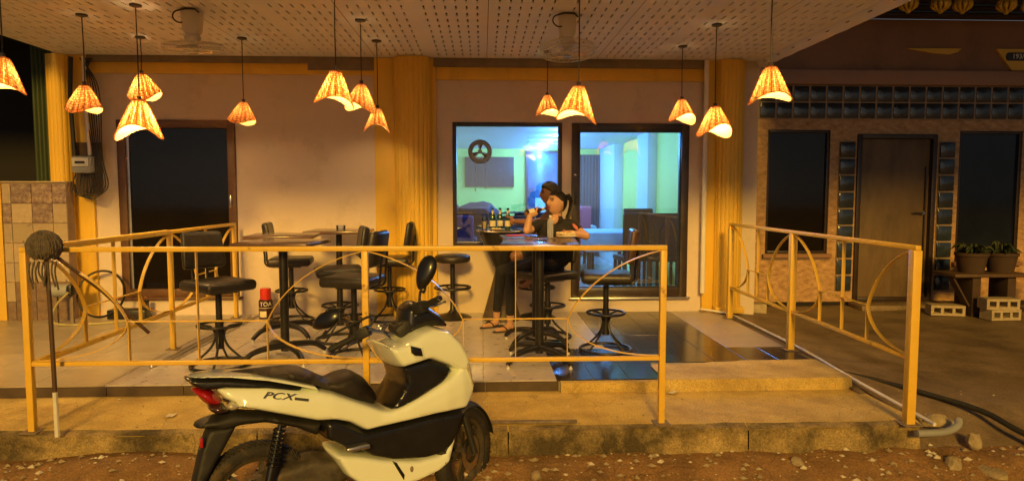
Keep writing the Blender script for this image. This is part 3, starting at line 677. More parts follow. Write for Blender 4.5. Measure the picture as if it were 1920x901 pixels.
for i, (x, y, zt, W, rot, lab) in enumerate(lamp_data):
    k = i % 4
    if k not in shades: shades[k] = shade_mesh(.265, .195, k, .26+.05*k)
    t = thing('pendant_lamp', lab, 'lamp', (x, y, zt), 0, 'woven pendant lamps under the canopy')
    s = link('shade', shades[k], t, rot=(math.radians(6*math.sin(i*2.1)), math.radians(5*math.cos(i*1.7)), math.radians(rot))); s.scale = (W/.28,)*3
    mb = MB(); mb.tube([(0,0,CZ-zt-.02),(.004*math.sin(i),.003,(CZ-zt)*.5),(0,0,.03)], .0045, 6); mb.build('cord', 'cable_black', t)
    mb = MB(); mb.lathe([(.001,CZ-zt-.001),(.045,CZ-zt-.001),(.045,CZ-zt-.014),(.012,CZ-zt-.024),(.001,CZ-zt-.024)], 16); mb.build('ceiling_rose', 'frame_dark', t)
    mb = MB(); mb.tube([(0,0,.035),(0,0,-.05)], .017, 10); mb.build('socket', 'frame_dark', t)
    mb = MB(); mb.ball((0,0,-.085), (.026,.026,.036), 12, 8); mb.build('bulb', 'bulb', t, smooth=180)
    ld = bpy.data.lights.new('bulb_light', 'POINT'); ld.energy = 19.0*(W/.28)**2; ld.color = (1, .62, .23); ld.shadow_soft_size = .03
    lo = bpy.data.objects.new('bulb_light', ld); COL.objects.link(lo); lo.parent = t; lo.location = (0, 0, -.105*W/.28)

# ============================================================ ceiling fans
def ceiling_fan(x, y, rz, label, tilt):
    t = thing('ceiling_fan', label, 'fan', (x, y, CZ), rz)
    mb = MB(); mb.prism([(-.075,.0),(.075,.0),(.062,-.17),(.045,-.20),(-.045,-.20),(-.062,-.17)], lambda a, b_, tt: (a, tt, b_), -.06, .06); mb.build('mount', 'white_plastic', t, bev=.015)
    mb = MB(); mb.tube(spline([(-.03,-.065,-.012),(-.11,-.06,-.035),(-.125,-.06,-.08),(-.09,-.06,-.115),(-.05,-.055,-.115)], 6), .006, 6); mb.tube([(-.03,-.066,-.012),(.05,-.066,-.014),(.08,-.06,-.04)], .006, 6); mb.build('cable', 'cable_black', t)
    hd = MB(); hd.lathe([(.001,-.19),(.05,-.19),(.062,-.22),(.05,-.262),(.03,-.285),(.001,-.285)], 20); h = hd.build('motor', 'white_plastic', t)
    c = Vector((0,0,-.29)); q = Matrix.Rotation(math.radians(tilt), 3, 'X')
    cg = MB()
    for zz, RR in ((.035,.10),(.03,.17),(.015,.225),(-.03,.225),(-.045,.17),(-.052,.10),(-.055,.05)):
        cg.ring(c+q@Vector((0,0,zz)), RR, .0022 if RR < .22 else .0055, 40, 5, q@Vector((0,0,1)))
    for i in range(36):
        a = 2*PI*i/36; d = Vector((math.cos(a), math.sin(a), 0))
        cg.tube([c+q@(d*r+Vector((0,0,z))) for r, z in ((.05,.038),(.17,.03),(.225,.015),(.228,-.008),(.225,-.03),(.17,-.045),(.05,-.055))], .0014, 4)
    cg.build('cage', 'alu', t)
    for i in range(3):
        a = 2*PI*i/3+.4; bl = MB()
        def fn(u, w, a=a):
            r = .04+.165*u; s_ = (w-.5)*(.05+.10*math.sin(PI*min(1, u*1.05+.08)))
            p = Vector((r*math.cos(a)-s_*math.sin(a), r*math.sin(a)+s_*math.cos(a), -.008+.22*(w-.5)*.12)); return c+q@p
        bl.grid(10, 6, fn); bl.build('blade', 'fan_clear', t, smooth=180)
    mb = MB(); mb.ball(c+q@Vector((0,0,-.02)), (.045,.045,.03), 14, 8); mb.build('hub', 'white_plastic', t, smooth=180)
    mb = MB(); mb.tube([c+q@Vector((0,0,-.05)), c+q@Vector((0,0,-.06))], .03, 14); mb.build('badge', 'steel', t)
ceiling_fan(-2.32, 5.56, 0, 'caged ceiling fan hanging from the slotted ceiling before the sliding door', 8)
ceiling_fan(.70, 5.56, 0, 'caged ceiling fan hanging from the slotted ceiling before the blue-lit window', -7)

# ============================================================ bar chairs, stools and tables
def make_chair(label, leather='black_leather'):
    t = thing('bar_chair', label, 'chair', (0,0,0), 0, 'bar chairs on the terrace')
    mb = MB(); mb.ring((0,0,.016), .215, .0135, 40, 8); mb.build('base_ring', 'black_paint', t, smooth=60)
    for k in range(4):
        a = PI/4+k*PI/2; c, s = math.cos(a), math.sin(a)
        mb = MB(); mb.tube(spline([(.205*c,.205*s,.022),(.14*c,.14*s,.075),(.065*c,.065*s,.15),(.034*c,.034*s,.22),(.036*c,.036*s,.27),(.07*c,.07*s,.312),(.145*c,.145*s,.325)], 4), .0095, 6); mb.build('leg', 'black_paint', t, smooth=60)
    mb = MB(); mb.ring((0,0,.326), .158, .011, 36, 8); mb.build('foot_ring', 'black_paint', t, smooth=60)
    mb = MB(); mb.tube([(0,0,.14),(0,0,.36)], .031, 14); mb.tube([(0,0,.36),(0,0,.575)], .024, 14); mb.build('column', 'black_paint', t)
    mb = MB(); mb.b(-.11,.11,-.11,.11,.575,.592); mb.build('seat_plate', 'black_paint', t)
    mb = MB(); mb.b(-.21,.215,-.205,.205,.593,.675); s_ = mb.mesh('seat', leather, bev=.033, seg=4, smooth=60)
    for v in s_.vertices:
        if v.co.z > .64: v.co.z += .012*(1-(v.co.x/.21)**2)*(1-(v.co.y/.2)**2)
    link('seat', s_, t)
    mb = MB(); mb.b(-.032,.032,-.175,.175,-.145,.145); b_ = mb.mesh('backrest', leather, bev=.030, seg=4, smooth=60)
    for v in b_.vertices:
        v.co.x -= .05*(v.co.y/.175)**2*-1; v.co.y *= 1-.10*max(0, v.co.z/.145)
    link('backrest', b_, t, (-.245,0,.89), (0, math.radians(-9), 0))
    for s2 in (-1, 1):
        mb = MB(); mb.tube(spline([(-.02,.06*s2,.583),(-.19,.06*s2,.583),(-.245,.06*s2,.62),(-.25,.06*s2,.70),(-.272,.06*s2,.90)], 5), .0105, 6); mb.build('back_tube', 'black_paint', t, smooth=60)
    return t
ch0 = make_chair('x')
chairs = [(-2.04,5.20,-38,'black bar chair standing alone beside the yellow side railing'),
 (-2.00,7.02,8,'black bar chair tucked behind the two square tables near the red-capped spray can'),
 (-1.30,6.08,197,'black bar chair between the rear square table and the one with a table glass'),
 (-1.05,5.44,168,'black bar chair pushed up behind the scooter handlebar'),
 (-.985,7.05,182,'black bar chair with tall padded back against the middle fluted column'),
 (1.045,5.58,173,'black bar chair standing before the glass door on dark tiles'),
 (.60,6.12,215,'black bar chair on which the drinking person sits')]
for i, (x, y, r, lab) in enumerate(chairs):
    c = ch0 if i == 0 else copy_tree(ch0); c.location = (x, y, G+.0005); c.rotation_euler = (0, 0, math.radians(r)); c['label'] = lab
    if i == 5:
        for q in c.children:
            if q.name.startswith('backrest'):
                q.data = q.data.copy(); q.data.materials[0] = M['leather_brown_glint']  # painted glint on this one backrest
def make_stool(label, loc):
    t = thing('round_stool', label, 'stool', loc, 0, 'round stools with trumpet base')
    mb = MB(); mb.lathe([(.001,0),(.20,0),(.205,.008),(.16,.03),(.06,.055),(.03,.09),(.026,.20),(.026,.60),(.001,.60)], 32); mb.build('pedestal', 'black_paint', t, smooth=50)
    mb = MB(); mb.ring((0,0,.33), .19, .013, 40, 8); mb.build('foot_ring', 'black_paint', t, smooth=60)
    for k in range(3):
        a = k*2*PI/3; mb = MB(); mb.tube([(.024*math.cos(a),.024*math.sin(a),.30),(.18*math.cos(a),.18*math.sin(a),.33)], .009, 6); mb.build('spoke', 'black_paint', t)
    mb = MB(); mb.lathe([(.001,.60),(.16,.60),(.188,.615),(.194,.64),(.188,.668),(.16,.685),(.001,.69)], 36); mb.build('seat', 'black_leather', t, smooth=60)
make_stool('round black stool standing empty under the blue-lit window', (-.325,7.14,G)); make_stool('round black stool under the person in dark red shirt', (.58,7.12,G))
def make_table(label, loc, rz, top=.60, dep=.58):
    t = thing('square_table', label, 'table', loc, rz, 'tall square pedestal tables')
    mb = MB(); mb.b(-top/2,top/2,-dep/2,dep/2,.928,.958); mb.build('table_top', 'table_top', t, bev=.005)
    mb = MB(); mb.b(-.11,.11,-.11,.11,.914,.9275); mb.build('top_plate', 'black_paint', t)
    mb = MB(); mb.tube([(0,0,.07),(0,0,.914)], .034, 16); mb.build('pole', 'black_paint', t)
    for k in range(4):
        a = PI/4+k*PI/2; c, s = math.cos(a), math.sin(a); mb = MB()
        pts = spline([(.02*c,.02*s,.115),(.14*c,.14*s,.112),(.26*c,.26*s,.09),(.345*c,.345*s,.032)], 5)
        mb.tube(pts, [.030-.011*i/(len(pts)-1) for i in range(len(pts))], 8); l = mb.build('leg', 'black_paint', t, smooth=60)
        mb = MB(); mb.lathe([(.001,0),(.014,0),(.014,.012),(.006,.02),(.006,.036)], 10, (.338*c,.338*s,.0)); mb.build('foot_pad', 'pad_white', l)
make_table('tall brown square table standing farther from the kerb of the pair by the scooter', (-1.85,6.27,G), 6)
make_table('tall brown square table closest to the kerb beside the lone bar chair', (-1.60,5.40,G), -6)
make_table('tall square table in front of the drinking person with water bottle and snacks', (.47,5.86,G), 4)
make_table('tall empty square table between the drinking person and the front railing', (.45,5.24,G), -5)
t = thing('square_table', 'tall brown square table against the wall with a small table glass on it', 'table', (-1.50,7.02,G), 0, 'tall square pedestal tables')
mb = MB(); mb.b(-.30,.32,-.29,.29,.928,.958); mb.build('table_top', 'table_top', t, bev=.005)
mb = MB(); mb.tube([(0,0,.05),(0,0,.927)], .032, 16); mb.build('pole', 'black_paint', t)
mb = MB(); mb.lathe([(.001,0),(.25,0),(.255,.012),(.20,.035),(.07,.07),(.034,.09)], 32); mb.build('base_disc', 'brown_vinyl', t, smooth=50)
mb = MB(); mb.lathe([(.001,0),(.045,0),(.05,.05),(.046,.05),(.04,.006),(.001,.006)], 20)
o = mb.build('table_glass', 'clear_glass', None, smooth=50); o.location = (-1.47,6.98,G+.9585); tag(o, 'small clear glass standing on the table against the wall', 'glass')
t = thing('hourglass_table', 'black hourglass-shaped bar table crowded with beer bottles', 'table', (.20,7.06,G)); ht = t
mb = MB(); mb.lathe([(.001,0),(.205,0),(.208,.01),(.20,.03),(.072,.50),(.070,.52)], 40); mb.build('lower_cone', 'cone_brown_sheen', t, smooth=40)
mb = MB(); mb.lathe([(.070,.535),(.075,.56),(.228,.935),(.001,.935)], 40); mb.build('upper_cone', 'black_paint', t, smooth=40)
mb = MB(); mb.lathe([(.066,.515),(.080,.518),(.080,.540),(.066,.543)], 32); mb.build('waist_ring', 'steel', t)
mb = MB(); mb.lathe([(.001,.936),(.262,.936),(.268,.945),(.262,.956),(.001,.956)], 48); mb.build('table_top', 'table_top', t, smooth=40)
mb = MB(); mb.lathe([(.2685,.938),(.273,.945),(.2685,.954)], 48); mb.build('rim', 'steel', t)
for s in (-1, 1):
    mb = MB(); mb.tube([(.236*s,0,.93),(.084*s,0,.56)], .006, 6); mb.build('stay', 'steel', t)

# things on the tables
def bottle(loc, mat_g, label, rot=None, s=1., neck='foil', grp=None):
    t = thing('beer_bottle', label, 'bottle', loc, 0, grp)
    mb = MB(); mb.lathe([(.001,0),(.030,0),(.032,.01),(.032,.115),(.026,.145),(.0145,.175),(.013,.225),(.001,.225)], 18); mb.build('glass_body', mat_g, t, smooth=50)
    mb = MB(); mb.lathe([(.0328,.035),(.0328,.095)], 18); mb.build('label_band', 'label_paper', t, smooth=50)
    mb = MB(); mb.lathe([(.0152,.17),(.0138,.205)], 14); mb.build('neck_foil', neck, t, smooth=50)
    mb = MB(); mb.lathe([(.0142,.214),(.0145,.227),(.001,.229)], 12); mb.build('cap', 'bottle_green' if mat_g == 'bottle_green' else 'bottle_brown', t)
    if rot: t.rotation_euler = rot
    t.scale = (s,)*3; return t
tt = G+.957
bottle((.105,7.02,tt), 'bottle_green', 'green beer bottle with foil neck next to the half-full glass', grp='beer bottles')
bottle((.185,7.10,tt), 'bottle_green', 'green beer bottle standing between the other two on the hourglass table', grp='beer bottles')
bottle((.265,7.02,tt), 'bottle_green', 'green beer bottle the person in dark red reaches for', grp='beer bottles')
t = thing('beer_glass', 'tall glass half filled with beer beside the green bottles', 'glass', (.02,7.04,tt))
mb = MB(); mb.lathe([(.001,0),(.029,0),(.036,.14),(.033,.14),(.027,.008),(.001,.008)], 20); mb.build('glass_wall', 'clear_glass', t, smooth=50)
mb = MB(); mb.lathe([(.001,.009),(.0265,.009),(.0295,.085),(.001,.085)], 20); mb.build('beer', 'snack', t, smooth=50)
t = thing('snack_plate', 'small plate of snacks among the green beer bottles', 'plate', (.15,6.93,tt))
mb = MB(); mb.lathe([(.001,0),(.06,.0),(.085,.012),(.06,.006),(.001,.005)], 24); mb.build('plate', 'pad_white', t, smooth=50)
for k in range(9):
    mb = MB(); mb.ball((random.uniform(-.045,.045), random.uniform(-.035,.035), .014), (.016,.012,.009), 8, 6); mb.build('morsel', 'snack', t, smooth=180)
mb = MB(); mb.b(-.05,.05,-.03,.03,0,.012); o = mb.build('phone', 'print_grey', None, bev=.004); o.location = (.36,7.02,tt+.0005); o.rotation_euler = (0,0,.4); tag(o, 'dark phone lying on the hourglass table beside the bottles', 'phone')
# water bottle
t = thing('water_bottle', 'clear plastic water bottle with ribbed sides before the drinking person', 'bottle', (.582,5.72,tt+.0025)); t.scale = (.80, .80, .76)
pr = [(.001,0),(.030,0),(.033,.008)]
for k in range(7): z = .02+.02*k; pr += [(.033,z),(.0305,z+.010),(.033,z+.016)]
pr += [(.033,.17),(.028,.195),(.014,.222),(.0125,.235),(.001,.235)]
mb = MB(); mb.lathe(pr, 20); mb.build('plastic_body', 'plastic_clear', t, smooth=40)
mb = MB(); mb.lathe([(.015,.234),(.0155,.252),(.001,.253)], 14); mb.build('cap', 'pad_white', t)
t = thing('snack_bag', 'crumpled open bag of pale snacks at the drinking person’s elbow', 'snack', (.73,5.74,tt+.002))
mb = MB(); mb.ball((0,0,.012), (.095,.06,.011), 16, 8); mb.build('wrapper', 'paper', t, smooth=180)
for k in range(16):
    mb = MB(); mb.ball((random.uniform(-.08,.08), random.uniform(-.045,.045), .026+.012*random.random()), (.022,.016,.011), 8, 6); mb.build('chip', 'snack', t, smooth=180)
mb = MB(); mb.b(-.09,.09,-.035,.035,0,.008); o = mb.build('red_booklet', 'red_card', None, bev=.002); o.location = (.30,6.02,tt+.002); o.rotation_euler = (0,0,.15); tag(o, 'thin red booklet lying at the far corner of the drinking person’s table', 'booklet')

# ============================================================ small things on and around the terrace
t = thing('spray_can', 'fat dark spray can with red cap reading TOA by the white wall', 'can', (-2.335,7.22,G))
mb = MB(); mb.lathe([(.001,0),(.071,0),(.073,.006),(.073,.19),(.060,.205),(.001,.205)], 28); mb.build('can_body', 'can_dark', t, smooth=40)
mb = MB(); mb.lathe([(.001,.2055),(.058,.2055),(.057,.315),(.050,.322),(.001,.322)], 28); mb.build('cap', 'can_red', t, smooth=40)
me = text_mesh('TOA', .062, 'print_white', .0008)
for v in me.vertices:
    a = -1.27+v.co.x/.074; r = .0742+v.co.z; v.co = (r*math.cos(a), r*math.sin(a), .158+v.co.y)
link('lettering', me, t)
mb = MB(); mb.lathe([(.0738,.115),(.0738,.120)], 28); mb.build('print_band', 'print_white', t, smooth=40)
mb = MB(); mb.lathe([(.0738,.02),(.0738,.085)], 10, a0=-2.3, a1=-1.2); mb.build('print_panel', 'label_paper', t, smooth=40)

t = thing('floor_track', 'pair of aluminium rails lying on the tiles beside the side railing', 'rail', (-2.50,6.3,G))
for dx in (-.035, .035):
    mb = MB(); mb.bar((dx-.01,-1.12+dx,.014),(dx+.015,1.02+dx,.014), .022, .022); mb.build('rail', 'alu', t, bev=.003)

t = thing('mop', 'dirty upturned string mop leaning on the corner of the front railing', 'mop', (-2.50,3.93,.0))
mb = MB(); mb.tube([(.005,.0,.262),(.0,.0,.8),(-.01,.0,1.10)], .0125, 8); mb.build('handle', 'wood_dark', t)
mb = MB(); mb.tube([(.008,-.002,.0),(.005,.0,.265)], .0135, 8); mb.build('handle_tip', 'pad_white', t)
mh = MB(); mh.ball((-.015,.0,1.115), (.080,.075,.078), 18, 12)
rr = random.Random(3)
for k in range(64):
    a = 2*PI*k/64; e = rr.uniform(.2, 1.0); pts = []
    for j in range(9):
        th = -.1+j/8*rr.uniform(2.2,2.7); pts.append((-.015+(.083+.008*rr.random())*math.sin(th)*math.cos(a), .078*math.sin(th)*math.sin(a), 1.115+(.080+.01*rr.random())*math.cos(th)))
    mh.tube(pts, .0075, 5)
for k in range(9): mh.tube(spline([(-.085+.017*k,-.02+.01*(k % 3),1.03),(-.088+.018*k,-.03,.97),(-.085+.017*k+rr.uniform(-.02,.02),-.02,.92-.06*rr.random())], 4), .005, 5)
mh.build('mop_strands', 'mop_grey', t, smooth=70)
mb = MB(); mb.tube([(.03,.02,1.06),(.22,.15,.83),(.40,.31,.545)], .011, 6)
o = mb.build('wooden_stick', 'wood_dark', None); o.location = (-2.50,3.93,0); tag(o, 'dark wooden stick wedged slanting behind the mop and railing', 'stick')

# meter, wires, pump, cable hoop, black tray
t = thing('electricity_meter', 'grey electricity meter with black wire loops on the left yellow column', 'meter', (-4.22,7.30,1.72))
mb = MB(); mb.b(-.10,.10,-.06,.07,-.09,.09); mb.build('meter_case', 'grey_plastic', t, bev=.02)
mb = MB(); mb.b(-.085,.085,-.075,-.061,-.02,.07); mb.build('meter_window', 'white_plastic', t, bev=.005)
mb = MB(); mb.b(-.05,.05,-.08,-.0755,.01,.035); mb.build('dial_slot', 'black_paint', t)
mb = MB(); mb.b(-.14,.14,.071,.09,-.30,.24); mb.build('backboard', 'wood_dark', t)
for k in range(7):
    a = -.08+.026*k; mb = MB(); mb.tube(spline([(a,-.01,-.08),(a-.02+.01*k,-.04,-.22),(a+.03,-.05-.006*k,-.32-.008*k),(a+.12,-.04,-.30),(a+.17,-.01,-.20),(a+.165-.01*k,.02,.1),(a+.09,.03,.8),(.10-.02*k,.04,1.12)], 6), .0065, 5); mb.build('wire', 'cable_black', t, smooth=180)
mb = MB(); mb.tube([(-.10,.02,.0),(-.13,.03,.7),(-.11,.04,1.13)], .022, 8); mb.build('conduit', 'cable_black', t)
mb = MB(); mb.tube([(.05,.03,.10),(.03,.03,.6),(.02,.04,1.14)], .020, 8); mb.build('pvc_conduit', 'pvc', t)
t = thing('water_pump', 'small blue-grey water pump on a bracket beside the tiled half wall', 'pump', (-4.33,7.02,G))
mb = MB(); mb.tube([(-.09,0,.34),(.07,0,.34)], .065, 18); mb.ball((-.09,0,.34), (.03,.065,.065), 14, 8); mb.build('motor', 'grey_plastic', t, smooth=50)
mb = MB(); mb.b(.071,.12,-.06,.06,.29,.40); mb.build('pump_head', 'black_paint', t, bev=.012)
for s in (-.07, .09):
    mb = MB(); mb.bar((s,0,0),(s,0,.278), .03, .03, (1,0,0)); mb.build('bracket_leg', 'rust_pipe', t)
mb = MB(); mb.tube(spline([(.10,-.07,.33),(.0,-.12,.20),(-.02,-.15,.05),(.12,-.16,.012),(.4,-.10,.012),(.62,.05,.012)], 8), .011, 6); mb.build('outlet_hose', 'rope', t, smooth=60)
mb = MB(); c = Vector((0,0,.272))
for k in range(3): mb.ring((.006*k,-.012*k,.268+.002*k), .252-.006*k, .0065, 48, 6, (0,-.97,.24))
o = mb.build('cable_hoop', 'cable_black', None, smooth=60); o.location = (-4.08,7.26,G); tag(o, 'thin black cable hoop leaning against the base of the left yellow column', 'cable')
t = thing('tool_tray', 'low black plastic tray with upright corner by the sliding door threshold', 'tray', (-3.80,7.28,G))
mb = MB(); mb.b(-.20,.20,-.08,.08,0,.10); mb.build('tray_body', 'black_paint', t, bev=.012)
mb = MB(); mb.b(.13,.19,-.05,.05,.101,.19); mb.build('upright', 'black_paint', t, bev=.01)

# conduit, drain stub, black hose
mb = MB(); mb.tube(spline([(2.46,7.36,.115),(2.62,7.22,.108),(2.715,7.05,.098),(2.72,6.0,.098),(2.722,5.4,.090),(2.72,4.7,.058),(2.735,4.3,.038),(2.75,3.86,.016)], 6), .0125, 8)
tag(mb.build('white_conduit', 'pvc', None, smooth=60), 'thin white conduit running along the terrace edge to the kerb', 'pipe')
mb = MB(); mb.tube(spline([(2.62,3.83,-.028),(2.80,3.84,-.024),(2.90,3.87,.0),(2.93,3.90,.03)], 5), .022, 10)
tag(mb.build('drain_pipe', 'grey_plastic', None, smooth=60), 'short grey drain pipe lying at the broken end of the kerb', 'pipe')
mb = MB(); mb.tube(spline([(2.72,5.02,.035),(2.95,4.80,.020),(3.12,4.46,.014),(3.27,4.14,-.005),(3.34,3.88,-.06),(3.6,3.6,-.17),(4.2,3.4,-.22)], 8), .019, 8)
tag(mb.build('black_hose', 'rubber', None, smooth=60), 'thick black hose snaking over the forecourt away from the short railing', 'hose')
# broken concrete at the kerb end
def rock(s, seed, sub=2):
    bm = bmesh.new(); bmesh.ops.create_icosphere(bm, subdivisions=sub, radius=1)
    for v in bm.verts:
        n_ = noise.noise(v.co*1.3+Vector((seed*7.1, 0, 0)))*.35+noise.noise(v.co*3+Vector((seed, 5, 0)))*.12; v.co *= 1+n_
        v.co = Vector((v.co.x*s[0], v.co.y*s[1], v.co.z*s[2]))
    me = bpy.data.meshes.new('rock'); bm.to_mesh(me); bm.free(); me.materials.append(M['rubble']); me.shade_smooth(); me.set_sharp_from_angle(angle=.6); return me
rk = [(2.86,4.02,-.02,(.12,.06,.04),'mossy broken concrete lump beside the foot of the forecourt railing'),
      (2.80,3.76,-.20,(.07,.05,.06),'jagged concrete chunk below the grey drain pipe'),
      (2.98,3.68,-.22,(.09,.055,.04),'wide rubble chunk at the broken kerb end'),
      (3.36,3.68,-.20,(.07,.05,.035),'pale flat stone on the forecourt slope near the black hose'),
      (.30,3.70,-.19,(.035,.03,.03),'small pale stone on the dirt in front of the kerb'),
      (1.86,3.78,-.17,(.05,.035,.025),'flat stone at the kerb foot below the railing gap'),
      (-.06,3.85,-.15,(.06,.05,.04),'rounded stone lying by the scooter front wheel'),
      (3.02,3.88,-.10,(.05,.045,.055),'reddish rubble piece behind the grey drain pipe')]
for i, (x, y, z, s, lab) in enumerate(rk):
    o = link('rubble_stone', rock(s, i+1), None, (x, y, z)); o.rotation_euler = (0, 0, i); tag(o, lab, 'stone')
# pebbles and crumbs of rubble on the dirt
mb = MB(); rr = random.Random(11)
for k in range(1500):
    x = rr.uniform(-4.2, 4.4); y = 3.93-abs(rr.gauss(0, .30)) if k % 5 else rr.uniform(3.96, 4.66)
    if y < 2.4: continue
    z = (road_z(x, y) if y < 3.95 else .002) if x < 2.62 else max(road_z(x, y), fore_z(x, y)); s = rr.choice([.004,.006,.007,.009,.012,.017,.024]) if y < 3.95 else rr.choice([.003,.004,.006,.009])
    bm_v = [(1,0,0),(-1,0,0),(0,1,0),(0,-1,0),(0,0,.7),(0,0,-.7)]
    a = rr.random()*6; c, s_ = math.cos(a), math.sin(a)
    vv = [(x+s*(p[0]*c-p[1]*s_)*rr.uniform(.7,1.4), y+s*(p[0]*s_+p[1]*c)*rr.uniform(.7,1.2), z+s*.3+s*p[2]*rr.uniform(.6,1)) for p in bm_v]
    mb.add(vv, [(0,2,4),(2,1,4),(1,3,4),(3,0,4),(2,0,5),(1,2,5),(3,1,5),(0,3,5)], 0 if rr.random() < .75 else 1)
o = mb.build('pebbles', ['rubble', 'paper'], None, smooth=0); o['kind'] = 'stuff'; o['label'] = 'scattered pebbles and crumbs on the dirt road'
lit = [(-1.99,4.25,.008,.05,.03,'crumpled scrap of white paper on the pavement behind the scooter tail'),
       (-2.55,3.62,None,.07,.035,'torn white paper on the dirt near the corner post'),
       (-1.62,3.55,None,.06,.035,'flat white scrap on the dirt near the scooter mudflap'),
       (1.35,4.60,.008,.09,.02,'white straw-like scrap lying at the foot of the terrace step'),
       (-2.0,3.68,None,.06,.012,'thin dark-edged wrapper on the sandy mound')]
for i, (x, y, z, a, b_, lab) in enumerate(lit):
    z = z if z is not None else road_z(x, y)+.006; mb = MB()
    mb.grid(8, 5, lambda u, w: (a*(u-.5), b_*2*(w-.5), .006*noise.noise(Vector((u*5+i*3, w*5, 0)))+.004)); o = mb.build('paper_scrap', 'paper', None, smooth=0)
    o.location = (x, y, z); o.rotation_euler = (0, 0, i*1.3); tag(o, lab, 'litter')
mb = MB(); mb.b(-.32,.30,-.02,.02,0,.012); o = mb.build('batten', 'rust_pipe', None, bev=.002); o.location = (.28,4.02,.009); o.rotation_euler = (0,0,-.02); tag(o, 'thin dark strip lying along the kerb edge beside the scooter', 'strip')

# ============================================================ neighbour's bench, blocks and planters
t = thing('stone_bench', 'dark bench with slanted side board carrying two planters', 'bench', (5.86,7.55,.0))
mb = MB(); mb.b(-.46,.46,-.20,.20,.455,.495); mb.build('seat_slab', 'wood_dark', t, bev=.008)
for s in (-.16, .26):
    mb = MB(); mb.b(s-.05,s+.05,-.15,.15,.0,.4545); mb.build('leg', 'clay', t, bev=.008)
mb = MB(); mb.bar((-.44,-.1,.45),(-.24,-.1,.12), .02, .10, (0,1,0)); mb.build('side_board', 'clay', t)
def planter(x, w, lab, leafm=26):
    t = thing('planter', lab, 'planter', (x,7.56,.4955))
    mb = MB(); mb.lathe([(.001,0),(w*.38,0),(w*.48,.19),(w*.52,.195),(w*.52,.23),(w*.46,.23),(w*.44,.20),(.001,.20)], 24); mb.build('pot', 'clay', t, smooth=40)
    rr = random.Random(int(x*100))
    for k in range(leafm):
        a = rr.random()*6.28; r = w*rr.uniform(.2,.7); h = rr.uniform(.04,.16); c, s = math.cos(a), math.sin(a); mb = MB()
        mb.tube(spline([(.05*c,.05*s,.20),(r*.6*c,r*.6*s,.20+h),(r*c,r*s,.20+h*.5)], 3), [.003,.011,.017,.02,.016,.009,.002], 4); mb.build('leaf', 'leaf', t, smooth=180)
planter(5.74,.34,'brown clay planter with drooping leaves at the bench end near the door'); planter(6.10,.34,'darker planter with drooping leaves at the bench end away from the door')
def cinder(loc, rz, lab):
    mb = MB(); L, D, H = .36, .17, .12
    mb.b(-L/2,L/2,-D/2,-D/2+.001,0,.02); mb.v.clear(); mb.f.clear(); mb.m.clear()
    for z0, z1 in ((0,.03),(.09,H)): mb.b(-L/2,L/2,-D/2,D/2,z0,z1)
    for x in (-L/2, -.075, .045, L/2-.03): mb.b(x,x+.03,-D/2,D/2,.03,.09)
    o = mb.build('cinder_block', 'cinder', None); o.location = loc; o.rotation_euler = (0,0,math.radians(rz)); tag(o, lab, 'block', 'cinder blocks by the bench')
cinder((5.85,7.22,.0),4,'hollow cinder block on the ground before the bench, bottom of its stack'); cinder((5.83,7.23,.1205),-5,'hollow cinder block before the bench, top of its stack')
cinder((5.95,7.50,.0),2,'hollow cinder block standing under the bench seat'); cinder((5.42,7.52,.0),-14,'cinder block under the slanted side board of the bench')
mb = MB(); mb.b(-.12,.12,-.09,.09,0,.12); o = mb.build('concrete_block', 'cinder', None, bev=.012); o.location = (3.22,7.72,.0); tag(o, 'solid concrete block at the foot of the stained pipes', 'block')
t = thing('potted_plant', 'straggly plant in a dark pot beside the bench end', 'plant', (6.62,7.45,0))
mb = MB(); mb.lathe([(.001,0),(.10,0),(.13,.22),(.11,.22),(.001,.20)], 18); mb.build('pot', 'clay', t)
rr = random.Random(5)
for k in range(34):
    a = rr.random()*6.28; c, s = math.cos(a), math.sin(a); h = rr.uniform(.15,.42); r = rr.uniform(.08,.30); mb = MB()
    mb.tube(spline([(.03*c,.03*s,.2),(r*.5*c,r*.5*s,.2+h),(r*c,r*s,.18+h*.75)], 3), [.004,.012,.019,.022,.018,.01,.002], 4); mb.build('leaf', 'leaf', t, smooth=180)

# ============================================================ exhaust fan in the window, room contents
t = thing('exhaust_fan', 'round exhaust fan set in the window glass with two pull cords', 'fan', (-.027,FY+.02,1.879))
mb = MB(); mb.ring((0,0,0), .108, .026, 40, 10, (0,1,0)); mb.build('housing', 'grey_plastic', t, smooth=60)
for k in range(3):
    mb = MB(); a = PI/2+k*2*PI/3
    mb.grid(6, 3, lambda u, w: ((.02+.075*u)*math.cos(a+(w-.5)*.75), .01+.02*(w-.5), (.02+.075*u)*math.sin(a+(w-.5)*.75))); mb.build('blade', 'brown_vinyl', t, smooth=180)
mb = MB(); mb.tube([(0,-.02,0),(0,.02,0)], .024, 14); mb.build('hub', 'grey_plastic', t)
for dx, dz in ((-.055,-.42), (.06,-.40)):
    mb = MB(); mb.tube([(dx,-.028,-.09),(dx+.002,-.026,dz)], .0022, 5); mb.ball((dx+.002,-.026,dz), (.006,.006,.018), 8, 6); mb.build('pull_cord', 'pvc', t)
tv = thing('television', 'wide dark television on the green back wall of the room', 'television', (.145,13.99,1.86))
mb = MB(); mb.b(-.51,.51,-.06,-.005,-.31,.31); mb.build('casing', 'black_paint', tv, bev=.008)
mb = MB(); mb.b(-.49,.49,-.066,-.0605,-.285,.29); mb.build('screen', 'tv_black', tv)
